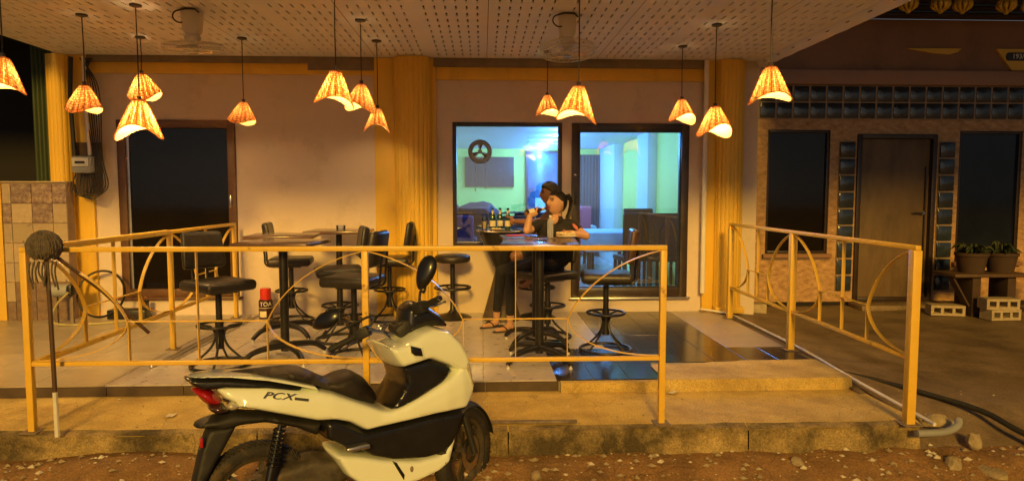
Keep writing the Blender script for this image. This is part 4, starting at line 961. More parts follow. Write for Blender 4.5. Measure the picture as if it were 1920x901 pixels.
# ceiling spot lights; the last two are unseen, added to brighten the room
for i, y in enumerate([10.7,11.65,12.5,13.2,13.8,9.75,8.8]):
    o = thing('ceiling_spot', 'round blue-white spot light in the row on the room ceiling', 'light', (1.18,y,RC+.0005), 0, 'spot lights on the room ceiling')
    mb = MB(); mb.lathe([(.001,-.012),(.055,-.012),(.06,0)], 20); mb.build('lens', 'led', o)
    mb = MB(); mb.lathe([(.0605,0),(.075,-.002),(.072,-.016),(.056,-.014)], 20); mb.build('trim_ring', 'alu', o)
    ld = bpy.data.lights.new('spot_light', 'POINT'); ld.energy = 33; ld.color = (.09,.35,1.0); ld.shadow_soft_size = .06
    lo = bpy.data.objects.new('spot_light', ld); COL.objects.link(lo); lo.parent = o; lo.location = (0,0,-.10)
def dining_chair(loc, rz, lab, m, back=.55, w=.42):
    t = thing('dining_chair', lab, 'chair', loc, rz, 'dining chairs in the room')
    mb = MB(); mb.b(-w/2,w/2,-w/2,w/2,.43,.50); mb.build('seat', m, t, bev=.02)
    mb = MB(); mb.b(-w/2,w/2,-w/2-.03,-w/2+.03,.502,.502+back); b_ = mb.build('backrest', m, t, bev=.022, seg=3)
    for sx in (-1, 1):
        for sy in (-1, 1):
            mb = MB(); mb.bar((sx*(w/2-.03),sy*(w/2-.03),.0),(sx*(w/2-.03),sy*(w/2-.03),.43), .035, .035, (1,0,0)); mb.build('leg', 'chair_dark', t)
def dining_table(loc, sx, sy, lab):
    t = thing('dining_table', lab, 'table', loc)
    mb = MB(); mb.b(-sx/2,sx/2,-sy/2,sy/2,.72,.75); mb.build('table_top', 'chair_dark', t)
    mb = MB(); n = 40
    mb.b(-sx/2-.012,sx/2+.012,-sy/2-.012,sy/2+.012,.48,.756); mb.build('tablecloth', 'cloth_blue', t, bev=.02)
    for a in (-1, 1):
        for b_ in (-1, 1): mb = MB(); mb.bar((a*(sx/2-.05),b_*(sy/2-.05),0),(a*(sx/2-.05),b_*(sy/2-.05),.479), .05, .05, (1,0,0)); mb.build('leg', 'chair_dark', t)
RF = .1025
dining_table((1.85,10.0,RF), .75, 1.1, 'cloth-covered dining table behind the glass door')
dining_table((1.55,11.9,RF), .8, 1.0, 'cloth-covered dining table deep in the blue-lit room')
for x, y, r, lab, m, bk, w in [(1.98,8.75,8,'dark high-backed dining chair just inside the glass door','chair_dark',.56,.40),
    (2.35,8.7,-4,'dark high-backed dining chair between glass door and side wall','chair_dark',.56,.42),
    (2.20,9.15,180,'dark high-backed dining chair behind the two at the glass door','chair_dark',.60,.42),
    (1.25,10.05,95,'pink-backed dining chair at the cloth-covered table by the glass door','chair_pink',.58,.40),
    (1.62,10.95,180,'pink-backed dining chair between the two cloth-covered tables','chair_pink',.60,.40),
    (1.05,12.0,80,'pink-backed dining chair at the far cloth-covered table','chair_pink',.60,.40),
    (.62,9.2,170,'dark dining chair with its back to the terrace window','chair_dark',.55,.42)]:
    dining_chair((x,y,RF), r, lab, m, bk, w)
t = thing('sofa', 'purple sofa with dark bags on it behind the window', 'sofa', (-.42,9.3,RF))
mb = MB(); mb.b(-.75,.32,-.35,.35,.02,.42); mb.build('seat_base', 'purple_fab', t, bev=.04)
mb = MB(); mb.b(-.75,.30,-.44,-.28,.421,1.02); mb.build('backrest', 'purple_fab', t, bev=.04, seg=3)
mb = MB(); mb.b(.17,.34,-.34,.35,.425,.72); mb.build('arm', 'navy_fab', t, bev=.04, seg=3)
for i, (x, y, s, lab) in enumerate([(-.10,9.75,(.36,.22,.20),'big dark blue bag heaped on the sofa back'), (-.55,9.75,(.20,.2,.26),'dark leafy bundle at the sofa end by the window edge')]):
    me = rock(s, i+20, 3); me.materials[0] = M['navy_fab']; o = link('bag', me, None, (x, y, 1.08+.0*i)); tag(o, lab, 'bag')
mb = MB(); mb.b(-.6,.45,9.6-9.75,9.95-9.75,RF-RF,.86); o = mb.build('side_cabinet', 'chair_dark', None, bev=.01); o.location = (-.3,9.75,RF); tag(o, 'low dark cabinet behind the sofa under the bags', 'cabinet')
t = thing('office_chair', 'silver-framed chair behind the beer bottles', 'chair', (.42,8.5,RF))
mb = MB(); mb.tube(spline([(-.24,0,.45),(-.25,.02,.95),(-.18,.02,1.06),(.18,.02,1.06),(.25,.02,.95),(.24,0,.45)], 6), .013, 8); mb.build('frame', 'steel', t, smooth=60)
mb = MB(); mb.b(-.215,.215,-.01,.03,.60,1.03); mb.build('backrest', 'navy_fab', t, bev=.01)
mb = MB(); mb.b(-.23,.23,-.05,.40,.44,.48); mb.build('seat', 'navy_fab', t, bev=.01)
for a in (-1, 1):
    for b_ in (0, 1): mb = MB(); mb.tube([(a*.22,.36*b_,.0),(a*.22,.36*b_,.44)], .012, 8); mb.build('leg', 'steel', t)

# ============================================================ the white scooter
sc = thing('scooter', 'white and black motor scooter parked across the front of the railing', 'scooter', (-1.10,3.17,-.30))
sc.rotation_euler = (-.10, 0, .47)
def dens(poly, step=.014):
    out = []; n = len(poly)
    for i in range(n):
        a, b_ = Vector(poly[i]), Vector(poly[(i+1) % n]); k = max(1, int((b_-a).length/step))
        out += [a+(b_-a)*j/k for j in range(k)]
    for _ in range(2):   # soften corners slightly
        out = [(out[i-1]+out[i]*4+out[(i+1) % len(out)])/6 for i in range(len(out))]
    return out
def pillow(name, mats, poly, W, b=.05, parent=sc, yc=0., dn=.014, e=2.0, ymin=0., soft=True, sides=(1,-1), st=.018):
    """closed shell from a side outline: half width W(x, z), edges rounded over b"""
    ol = dens(poly, dn) if soft else [Vector(p) for p in poly]; n = len(ol); xs = [p.x for p in ol]; zs = [p.y for p in ol]; pts = list(ol)
    A = np.array([(p.x, p.y) for p in ol]); B = np.roll(A, -1, 0)
    def dist(q):
        q = np.array(q); d = B-A; t = np.clip(((q-A)*d).sum(1)/np.maximum((d*d).sum(1), 1e-12), 0, 1); return float(np.sqrt(((q-A-d*t[:, None])**2).sum(1)).min())
    def inside(x, z):
        c = False; j = n-1
        for i in range(n):
            if (ol[i].y > z) != (ol[j].y > z) and x < (ol[j].x-ol[i].x)*(z-ol[i].y)/(ol[j].y-ol[i].y)+ol[i].x: c = not c
            j = i
        return c
    area = sum(ol[i].x*ol[(i+1) % n].y-ol[(i+1) % n].x*ol[i].y for i in range(n)); sgn = 1 if area > 0 else -1
    for fr in (.06, .22, .5, .85):
        for i in range(n):
            t = ol[(i+1) % n]-ol[i-1]; nn_ = Vector((-t.y, t.x))*sgn
            if nn_.length < 1e-9: continue
            q = ol[i]+nn_.normalized()*b*fr
            if inside(q.x, q.y) and dist((q.x, q.y)) > b*fr*.92: pts.append(q)
    k = 0; z = min(zs)
    while z < max(zs):
        x = min(xs)+(st/2 if k % 2 else 0)
        while x < max(xs):
            if inside(x, z) and dist((x, z)) > b: pts.append(Vector((x, z)))
            x += st
        z += st*.866; k += 1
    vo, _, fo, *_ = delaunay_2d_cdt(pts, [(i, (i+1) % n) for i in range(n)], [], 1, 1e-5)
    mb = MB(); Wf = W if callable(W) else (lambda x, z: W); D = [dist((p.x, p.y)) for p in vo]
    for s in sides:
        vv = []
        for p, d in zip(vo, D):
            t = min(1, d/b); h = (1-(1-t)**e)**(1/e); vv.append((p.x, yc+s*(ymin+(Wf(p.x, p.y)-ymin)*h), p.y))
        mb.add(vv, [tuple(f) for f in fo])
    return mb.build(name, mats, parent, smooth=62, merge=True)
def lerp(tab):
    X = [a for a, _ in tab]; Y_ = [b_ for _, b_ in tab]; return lambda x: float(np.interp(x, X, Y_))
mid = lerp([(-.2,.77),(.1,.73),(.4,.64),(.62,.57),(.8,.60),(1.0,.66),(1.15,.68)])
wm = lerp([(-.25,.085),(-.1,.125),(.1,.165),(.35,.185),(.6,.175),(.75,.20),(.95,.215),(1.05,.205),(1.15,.165)])
main = [(-.167,.817),(-.089,.821),(.049,.805),(.217,.765),(.292,.756),(.368,.734),(.498,.67),(.612,.615),(.647,.605),(.72,.625),(.84,.672),(.98,.735),(1.095,.81),(1.118,.755),(1.141,.651),(1.125,.595),(1.08,.536),(.893,.534),(.715,.52),(.523,.504),(.44,.561),(.362,.587),(.285,.593),(.138,.643),(-.003,.69),(-.116,.716),(-.07,.726),(-.125,.754)]
body = pillow('body_panel', 'scooter_white', main, lambda x, z: wm(x)*(1-.25*max(0, (z-.72)/.12) if x < .3 else 1)*(1-.9*max(0, abs(z-mid(x))-.03)), .026, e=2.2)
pillow('grab_rail', 'scooter_black', [(-.29,.871),(-.275,.874),(-.101,.857),(.062,.822),(.209,.773),(.31,.732),(.245,.728),(.061,.775),(-.126,.802),(-.216,.803),(-.255,.832)], lambda x, z: .085+.045*max(0, min(1, (x+.29)/.3)), .02, st=.008, dn=.007)
pillow('tail_cowl', 'scooter_white', [(-.275,.874),(-.169,.882),(-.008,.862),(.136,.823),(.285,.772),(.31,.738),(.209,.775),(.062,.822),(-.101,.857)], lambda x, z: .105+.055*max(0, min(1, (x+.29)/.3)), .008, st=.005, dn=.005)
ws = lerp([(-.1,.09),(.1,.125),(.35,.14),(.5,.13),(.63,.075)])
seat = pillow('seat', 'seat_black', [(-.1,.872),(.018,.873),(.189,.868),(.245,.853),(.315,.812),(.362,.785),(.422,.806),(.482,.812),(.557,.762),(.616,.675),(.628,.627),(.593,.612),(.552,.62),(.47,.65),(.365,.71),(.262,.755),(.162,.79),(.017,.83)], lambda x, z: ws(x), .05)
pillow('tail_light', 'red_lens', [(-.264,.819),(-.189,.813),(-.167,.80),(-.117,.738),(-.135,.722),(-.20,.735)], lambda x, z: .105, .035)
pillow('lamp_shroud', 'smoke_lens', [(-.20,.737),(-.13,.742),(-.117,.715),(-.09,.69),(-.15,.68),(-.186,.70)], lambda x, z: .105, .03)
for s in (-1, 1): pillow('indicator', 'clear_lens', [(-.119,.742),(-.085,.745),(-.055,.720),(-.07,.705),(-.114,.708)], .022, .02, yc=.108*s)
pillow('rear_fender', 'scooter_matt', [(-.264,.644),(-.219,.668),(-.082,.69),(.06,.66),(.208,.61),(.336,.58),(.307,.50),(.206,.558),(.059,.609),(-.049,.615),(-.131,.599),(-.187,.623),(-.243,.628)], .09, .03)
pillow('mudflap', 'scooter_matt', [(-.19,.63),(-.061,.63),(-.135,.505),(-.20,.397),(-.25,.24),(-.31,.24),(-.269,.398),(-.236,.525),(-.21,.605)], .075, .02)
mb = MB(); mb.b(-.235,-.222,-.10,-.075,.555,.60); mb.build('reflector', 'red_lens', sc, bev=.003)
pillow('side_panel', 'scooter_black', [(.313,.60),(.39,.585),(.526,.505),(.719,.52),(.898,.535),(1.085,.536),(1.041,.477),(.997,.37),(.942,.322),(.826,.312),(.653,.335),(.543,.375),(.47,.43),(.40,.45),(.32,.50)], lambda x, z: .165+.03*max(0, (x-.6)), .018)
pillow('belly_fairing', 'scooter_white', [(1.033,.522),(1.050,.512),(1.014,.373),(.972,.268),(.904,.228),(.784,.20),(.641,.19),(.504,.22),(.413,.30),(.345,.422),(.378,.434),(.483,.408),(.618,.363),(.789,.327),(.915,.332),(.957,.372),(1.0,.44)], lambda x, z: .182 if x < .95 else .182-.3*(x-.95), .026)
pillow('leg_shield', 'scooter_white', [(.608,.956),(.663,.93),(.735,.94),(.826,.99),(.902,1.005),(.993,.98),(1.062,.91),(1.109,.829),(1.124,.755),(1.059,.728),(.992,.77),(.863,.828),(.706,.80),(.673,.84)], lambda x, z: .235-.12*max(0, x-.80)-.25*max(0, z-.93)-.12*max(0, .85-z), .028)
pillow('inner_shield', 'scooter_black', [(.713,.812),(.871,.836),(1.001,.775),(.941,.70),(.787,.63),(.683,.598),(.632,.60),(.686,.658),(.739,.732)], lambda x, z: .190, .014)
pillow('windscreen', 'scooter_black', [(.776,1.105),(.832,1.145),(.907,1.118),(.998,1.05),(1.05,.975),(.948,.99),(.869,.975),(.792,.94),(.765,1.01)], lambda x, z: .105, .045)
pillow('headlight', 'clear_lens', [(1.05,.80),(1.112,.83),(1.128,.74),(1.142,.655),(1.12,.60),(1.08,.67)], lambda x, z: .212-.4*max(0, x-1.06), .03)
mb = MB(); mb.prism([(.745,.925),(.80,.905),(.808,.865),(.765,.872),(.748,.89)], lambda a, b_, t_: (a, t_, b_), -.246, -.216); cp = mb.build('fuel_flap', 'scooter_black', sc, bev=.003)
mb = MB(); mb.tube([(.742,-.244,.928),(.804,-.244,.908),(.813,-.244,.860),(.762,-.244,.866),(.742,-.244,.89)], .0035, 5, True); mb.build('flap_rim', 'scooter_white', cp)
mb = MB(); mb.prism([(.64,.345),(.66,.335),(.70,.265),(.695,.24),(.668,.29)], lambda a, b_, t_: (a, t_, b_), -.187, -.178); mb.build('vent_slot', 'scooter_black', sc)
mb = MB(); mb.ball((.742,-.182,.285), (.010,.004,.016), 10, 6); mb.build('plug', 'rust_pipe', sc)
mb = MB(); mb.b(.40,.515,-.235,-.165,.445,.465); mb.build('foot_peg', 'alu', sc, bev=.006)
lm = text_mesh('PCX', .046, 'print_grey', .0008, .35, 1.05)
lo_ = link('lettering', lm, body, (.10,-.1655,.752), (PI/2, math.radians(11), math.radians(-9)))
lo_.scale = (1.5, 1.0, 1.0)
mb = MB(); mb.bar((.175,-.178,.732),(.235,-.186,.717), .003, .012, (0,0,1)); mb.build('badge_bar', 'print_grey', body)
def wheel(name, c, heading, R, w, camber=0):
    h = Vector((math.cos(heading), math.sin(heading), 0)); axl = Vector((-h.y, h.x, 0)); c = Vector(c)
    mb = MB(); q = Vector((0,0,1)).rotation_difference(axl); prof = [(R-.075,-w*.36),(R-.05,-w*.5),(R-.018,-w*.42),(R-.003,-w*.18),(R,0),(R-.003,w*.18),(R-.018,w*.42),(R-.05,w*.5),(R-.075,w*.36)]
    mb.lathe(prof, 56, c, axl); t = mb.build(name, 'tyre', sc, smooth=50)
    mb = MB()
    for i in range(64):   # tread blocks
        a = 2*PI*i/64
        for s in (-1, 1):
            d = Vector((math.cos(a+.05*s), math.sin(a+.05*s), 0)); p = c+q@(d*(R-.004)+Vector((0,0,s*w*.20))); p2 = c+q@(Vector((math.cos(a+.09), math.sin(a+.09), 0))*(R-.017)+Vector((0,0,s*w*.42)))
            mb.bar(p, p2, .010, .006, (p-c))
    mb.build('tread', 'tyre', t)
    mb = MB(); mb.lathe([(R-.076,-w*.34),(R-.095,-w*.25),(R-.095,w*.25),(R-.076,w*.34)], 48, c, axl); mb.lathe([(.001,-w*.4),(.04,-w*.4),(.04,w*.4),(.001,w*.4)], 20, c, axl)
    for i in range(5):
        a = 2*PI*i/5
        for da in (-.12, .12):
            p = c+q@Vector((.035*math.cos(a), .035*math.sin(a), 0)); p2 = c+q@Vector(((R-.09)*math.cos(a+da), (R-.09)*math.sin(a+da), 0)); mb.bar(p, p2, .02, .014, axl)
    mb.build('rim', 'engine', t, smooth=40)
    mb = MB(); mb.lathe([(.055,-w*.5-.004),(.095,-w*.5-.004),(.095,-w*.5),(.055,-w*.5)], 40, c, axl); mb.build('brake_disc', 'steel', t)
    return t
wheel('rear_wheel', (.01,0,.262), 0, .262, .105); wheel('front_wheel', (1.115,-.01,.262), math.radians(34), .262, .09)
fa = Vector((1.115,-.01,.262)); ax_ = Vector((-math.sin(math.radians(34)), math.cos(math.radians(34)), 0))
for s in (-1, 1):
    mb = MB(); mb.tube([fa+ax_*.075*s, fa+ax_*.075*s+Vector((-.06,.01,.26)), fa+ax_*.07*s+Vector((-.13,.02,.50))], [.018,.02,.018], 10); mb.build('fork_leg', 'scooter_matt', sc)
mb = MB(); hd = Vector((math.cos(math.radians(34)), math.sin(math.radians(34)), 0))
mb.grid(24, 8, lambda u, w: tuple(fa+hd*(.285-.06*abs(w-.5)**2*2)*math.cos(.15+2.3*u)+Vector((0,0,1))*(.285-.06*abs(w-.5)**2*2)*math.sin(.15+2.3*u)+ax_*.12*(w-.5)))
mb.build('front_fender', 'scooter_matt', sc, smooth=180)
# handlebar, steered to the left
hb = MB(); hb.tube(spline([(.655,.15,.985),(.70,.09,.975),(.761,0,.965),(.81,-.06,1.03),(.850,-.13,1.105)], 5), .013, 8); bar = hb.build('handlebar', 'steel', sc, smooth=60)
for a, b_ in (((.466,.30,.880),(.60,.195,.955)), ((.905,-.27,1.155),(.862,-.155,1.115))):
    mb = MB(); A, B_ = Vector(a), Vector(b_); mb.tube([A, A+(B_-A)*.06, A+(B_-A)*.08, B_], [.015,.019,.0175,.0175], 10); mb.build('grip', 'rubber', bar, smooth=50)
    mb = MB(); mb.tube([A+(B_-A)*-.05, A], .014, 10); mb.build('bar_end', 'steel', bar)
    mb = MB(); mb.b(-.04,.04,-.03,.03,-.03,.03); sw = mb.build('switch_box', 'scooter_matt', bar, bev=.01); d_ = (B_-A).normalized(); sw.location = B_+d_*.035; sw.rotation_euler = (0,-math.asin(d_.z),math.atan2(d_.y,d_.x))
    mb = MB(); o_ = Vector((.05,.03,-.015)); mb.tube(spline([B_+o_*.5, B_+o_+(A-B_)*.3, B_+o_*1.2+(A-B_)*.85], 5), [.008]*8+[.006,.006,.007], 6); mb.build('lever', 'steel', bar, smooth=60)
mb = MB(); mb.b(-.05,.05,-.10,.10,-.035,.03); ds = mb.build('dashboard', 'scooter_matt', sc, bev=.02); ds.location = (.78,.0,1.0); ds.rotation_euler = (0,-.6,-.1)
mb = MB()
for k in range(4): mb.tube(spline([(.70+.01*k,-.06+.03*k,.95),(.67,-.05+.03*k,.99+.01*k),(.72+.02*k,.0+.02*k,1.02),(.78,.02*k,.99)], 5), .005, 5)
mb.build('cables', 'steel', sc, smooth=60)
def mirror(base, c, n):
    mb = MB(); mb.tube(spline([base, (base[0]+.015,base[1]+.01,base[2]+.06), (c[0]-.01,c[1]+.012,c[2]-.10), (c[0],c[1]+.012,c[2]-.06)], 6), .0075, 8); m_ = mb.build('mirror_stem', 'scooter_matt', sc, smooth=60)
    mb = MB(); ol = [(.052*math.cos(t)*(1+.25*math.sin(t)), .095*math.sin(t)) for t in ax(0, 2*PI, 28)[:-1]]
    for z, s in ((0,.98),(.006,1.0),(.02,.85),(.03,.45)):
        mb.v += [(a*s, b_*s, z) for a, b_ in ol]
    k = len(ol); mb.f = [tuple(range(k))[::-1], tuple(range(3*k, 4*k))]+[(i*k+j, i*k+(j+1) % k, (i+1)*k+(j+1) % k, (i+1)*k+j) for i in range(3) for j in range(k)]; mb.m = [0]*len(mb.f)
    h = mb.build('mirror_shell', 'scooter_black', m_, smooth=50); h.location = c; h.rotation_euler = n
    mb = MB(); mb.add([(a*.92, b_*.92, -.0015) for a, b_ in ol], [tuple(range(k))[::-1]]); g = mb.build('mirror_glass', 'mirror_blue_reflection', h)
mirror((.845,-.13,1.13), (.863,-.20,1.290), (math.radians(80), math.radians(20), math.radians(-50)))
mirror((.66,.16,1.0), (.465,.34,1.045), (math.radians(62), math.radians(62), math.radians(-75)))
# swing arm, engine, silencer, shock absorber, stand
pillow('engine_case', 'engine', [(-.05,.33),(.10,.40),(.28,.42),(.42,.38),(.46,.28),(.36,.19),(.15,.16),(-.02,.20)], .10, .05)
sl = MB(); sl.tube(spline([(.34,-.13,.20),(.16,-.15,.215),(-.06,-.165,.29),(-.24,-.17,.36)], 5), [.03,.045,.056,.06,.062,.063,.063,.063,.063,.063,.062,.06,.058,.055,.05,.045], 16); slo = sl.build('silencer', 'scooter_matt', sc, smooth=50)
mb = MB(); mb.tube(spline([(.18,-.19,.235),(.0,-.205,.28),(-.16,-.21,.34)], 6), [.02]+[.036]*11+[.02], 12); mb.build('heat_shield', 'scooter_black', slo, smooth=60)
for x in (.15, -.14):
    mb = MB(); mb.ball((x,-.243,.245 if x > 0 else .33), (.008,.006,.008), 8, 6); mb.build('bolt', 'steel', slo)
mb = MB(); a, b_ = Vector((.115,-.125,.61)), Vector((.045,-.135,.33)); mb.tube([a, b_], .012, 8); mb.tube([b_, b_+(a-b_)*.35], .021, 10)
ps = [a+(b_-a)*(.05+.62*k/90)+Vector((.026*math.cos(k*.62), .026*math.sin(k*.62)*.98, .0)) for k in range(91)]; mb.tube(ps, .0055, 5); mb.build('shock_absorber', 'scooter_black', sc, smooth=60)
mb = MB(); mb.tube(spline([(.30,.10,.24),(.26,.17,.12),(.22,.235,.025)], 5), .012, 8); mb.build('side_stand', 'scooter_matt', sc)
mb = MB(); mb.b(.19,.25,.215,.255,.018,.03); mb.build('stand_foot', 'scooter_matt', sc)

# ============================================================ people
def cap(mb, p, q, r1, r2, n=14):
    p, q = Vector(p), Vector(q); d = q-p
    d = Vector((0,0,1)) if d.length < 1e-5 else d.normalized()
    pts, rs = [], []
    for k in range(5): t = PI/2*k/4.001; pts.append(p-d*r1*math.cos(t)); rs.append(max(1e-4, r1*math.sin(t)))
    for k in range(5): t = PI/2*(4-k)/4.001; pts.append(q+d*r2*math.cos(t)); rs.append(max(1e-4, r2*math.sin(t)))
    mb.tube(pts, rs, n)
def flesh(name, caps, mats, parent, voxel=.007, it=4, paint=(), fac=.5, extra=None, org=(0,0,0)):
    """one continuous surface grown over tapered limbs; caps: (p, q, r1, r2, material index)"""
    mb = MB()
    for c in caps: cap(mb, *c[:4])
    if extra: mb.add([tuple(Vector(p)-Vector(org)) for p in extra.v], extra.f)
    me = mb.mesh('tmp', mats, smooth=0); o = bpy.data.objects.new('tmp', me); COL.objects.link(o)
    r = o.modifiers.new('r', 'REMESH'); r.mode = 'VOXEL'; r.voxel_size = voxel
    s = o.modifiers.new('s', 'SMOOTH'); s.factor = fac; s.iterations = it
    bpy.context.view_layer.update()
    m2 = bpy.data.meshes.new_from_object(o.evaluated_get(bpy.context.evaluated_depsgraph_get())); bpy.data.objects.remove(o); m2.name = name
    m2.materials.clear()
    for m in mats: m2.materials.append(M[m])
    n = len(m2.polygons); C_ = np.empty(n*3); m2.polygons.foreach_get('center', C_); C_ = C_.reshape(-1, 3); best = np.full(n, 9.); idx = np.zeros(n, int)
    for p, q, r1, r2, mi in caps:
        p, q = np.array(p, float), np.array(q, float); d = q-p; L2 = max((d*d).sum(), 1e-12); t = np.clip(((C_-p)@d)/L2, 0, 1)
        ds_ = np.sqrt(((C_-p-t[:, None]*d)**2).sum(1))-(r1+(r2-r1)*t); k = ds_ < best; best[k] = ds_[k]; idx[k] = mi
    if extra:
        hcn = np.mean(np.array(extra.v), 0)-np.array(org); idx[np.sqrt(((C_-hcn)**2).sum(1)) < .112] = 0
    for p, q, r, frm, mi in paint:
        p, q = np.array(p, float), np.array(q, float); d = q-p; L2 = max((d*d).sum(), 1e-12); t = np.clip(((C_-p)@d)/L2, 0, 1)
        ds_ = np.sqrt(((C_-p-t[:, None]*d)**2).sum(1)); idx[(ds_ < r) & np.isin(idx, frm)] = mi
    m2.polygons.foreach_set('material_index', idx.astype(np.int32)); m2.shade_smooth(); return link(name, m2, parent)
def V(*a): return Vector(a)
def grip_hand(c, axis, palm, mi, s=1.):
    """palm beside a round thing and five fingers closed on it"""
    c, axis, palm = Vector(c), Vector(axis).normalized(), Vector(palm).normalized(); side = axis.cross(palm).normalized(); out = []
    out.append((c+palm*.048*s-axis*.028*s, c+palm*.048*s+axis*.028*s, .021*s, .021*s, mi))
    for k in range(4):
        o = axis*(-.030+.020*k)*s; R = .041*s; L_ = [.9,1.0,1.0,.85][k]; prev = None
        for j in range(6):
            a = (.35+.42*j*L_); p = c+o+(palm*math.cos(a)+side*math.sin(a))*R
            if prev is not None: out.append((prev, p, .0092*s-.0006*j*s, .0088*s-.0006*j*s, mi))
            prev = p
    prev = None
    for j in range(4):
        a = -(.3+.45*j); p = c+axis*(.026+.006*j)*s+(palm*math.cos(a)+side*math.sin(a))*.041*s
        if prev is not None: out.append((prev, p, .0105*s, .0095*s, mi))
        prev = p
    return out
def flat_hand(w, d, nrm, mi, s=1., curl=.35):
    w, d, nrm = Vector(w), Vector(d).normalized(), Vector(nrm).normalized(); side = d.cross(nrm).normalized(); out = [(w, w+d*.045*s, .022*s, .024*s, mi)]
    for k in range(4):
        b0 = w+d*.06*s+side*(-.027+.018*k)*s; out.append((w+d*.02*s+side*(-.02+.013*k)*s, b0, .012*s, .011*s, mi)); prev = b0; dd = d.copy()
        for j, l in enumerate((.034, .024, .018)):
            dd = (dd-nrm*curl*(.6+.3*j)).normalized(); p = prev+dd*l*s*[.92,1.05,1.0,.8][k]; out.append((prev, p, .0088*s, .008*s, mi)); prev = p
    b0 = w+d*.012*s-side*.026*s; p = b0+(d-side*.9).normalized()*.034*s; out.append((b0, p, .011*s, .0095*s, mi)); out.append((p, p+(d-side*.2).normalized()*.028*s, .0095*s, .008*s, mi))
    return out
def head_point(t, ph):
    """skull and face surface, x forward, y left, z up, metres"""
    g = lambda v, w: math.exp(-(v/w)**2)
    x, y, z = .096*math.cos(ph)*math.cos(t), .075*math.cos(ph)*math.sin(t), .116*math.sin(ph)
    if z < 0:
        k = (-z/.116); y *= 1-.30*k**1.4
        if x < 0: x *= 1-.35*k
        else: x *= 1+.16*k*(1-k)
    else: y *= 1+.05*math.sin(PI*min(1, z/.116))
    if x > 0 and abs(y) < .07:
        ya = abs(y); fr = min(1, x/.04); d = .020*g(y,.0105)*g(z+.014,.017)+.010*g(y,.009)*g(z-.010,.018)-.011*g(ya-.031,.015)*g(z-.016,.011)+.005*g(ya-.030,.012)*g(z-.015,.006)
        d += .005*g(ya-.028,.02)*g(z-.034,.008)+.004*g(ya-.038,.016)*g(z+.022,.016)+.007*g(y,.018)*(g(z+.046,.0055)+.9*g(z+.058,.006))-.003*g(y,.02)*g(z+.052,.002)-.004*g(y,.02)*g(z+.072,.007)+.010*g(y,.018)*g(z+.092,.016)
        x += d*fr
    return Vector((x, y, z))
def head(Hc, f, mi, s=1.):
    Hc, f = Vector(Hc), Vector(f).normalized(); side = V(0,0,1).cross(f).normalized(); u = f.cross(side).normalized()
    at = lambda a, b_, c: Hc+f*a*s+side*b_*s+u*c*s
    n, m = 110, 76; mb = MB()
    mb.grid(n, m, lambda uu, w: tuple(at(*head_point(2*PI*uu, PI*(w-.5)*.999))))
    caps = []
    for b_ in (-1, 1): caps += [(at(-.006,b_*.073,.010), at(-.012,b_*.076,-.022), .014*s, .009*s, mi), (at(-.016,b_*.080,.018), at(-.018,b_*.079,-.008), .007*s, .007*s, mi)]
    return caps, at, mb
def face_paint(at, o, skin, lipi, eyei):
    o = Vector(o); out = [(at(.094,-.017,-.052)-o, at(.094,.017,-.052)-o, .0125, [skin], lipi)]
    for b_ in (-1, 1): out += [(at(.083,b_*.024,.015)-o, at(.070,b_*.042,.016)-o, .0062, [skin], eyei), (at(.090,b_*.016,.033)-o, at(.074,b_*.048,.034)-o, .0052, [skin], eyei)]
    return out
def hair_cap(name, at, parent, o, thick=.013, tie=None, nape=-.07, front=.058):
    o = Vector(o); n, m = 140, 70; mb = MB()
    def fn(uu, w):
        t = 2*PI*uu; ph = PI*(w-.5)*.999; p = head_point(t, ph); lim = max(nape, front-.72*max(0, .058-p.x)-1.6*max(0, -.028-p.x)); k = (p.z-lim)/.012
        k = max(0., min(1., k+.5)); nd = p.normalized(); comb = .0022*math.sin(t*34+ph*9)+.0016*noise.noise(p*90)
        p = p+nd*(-.012+k*(.012+thick+comb)); return tuple(at(*p)-o)
    mb.grid(n, m, fn)
    if tie:
        r_ = random.Random(4)
        for k in range(46):
            a = r_.random()*6.28; q = r_.uniform(.004, .026); dy, dz = q*math.cos(a), q*math.sin(a)
            mb.tube([at(*c)-o for c in ((-.088+.2*dz,dy*.6,.055+dz*.6), (-.125,dy*1.1,.082+dz), (-.158+dz*.3,dy*1.2,.055+dz), (-.166+dz*.4,dy*1.3,-.01), (-.155+dz*.5,dy*1.1,-.075-.02*r_.random()), (-.140+dz,dy*.9,-.125-.03*r_.random()))], [.004,.0055,.006,.0055,.0045,.0012], 5)
        mb.ring(at(-.112,0,.072)-o, .024, .008, 16, 6, (at(-.13,0,.085)-at(-.1,0,.065)))
    mb.build(name, 'hair_black', parent, smooth=60)

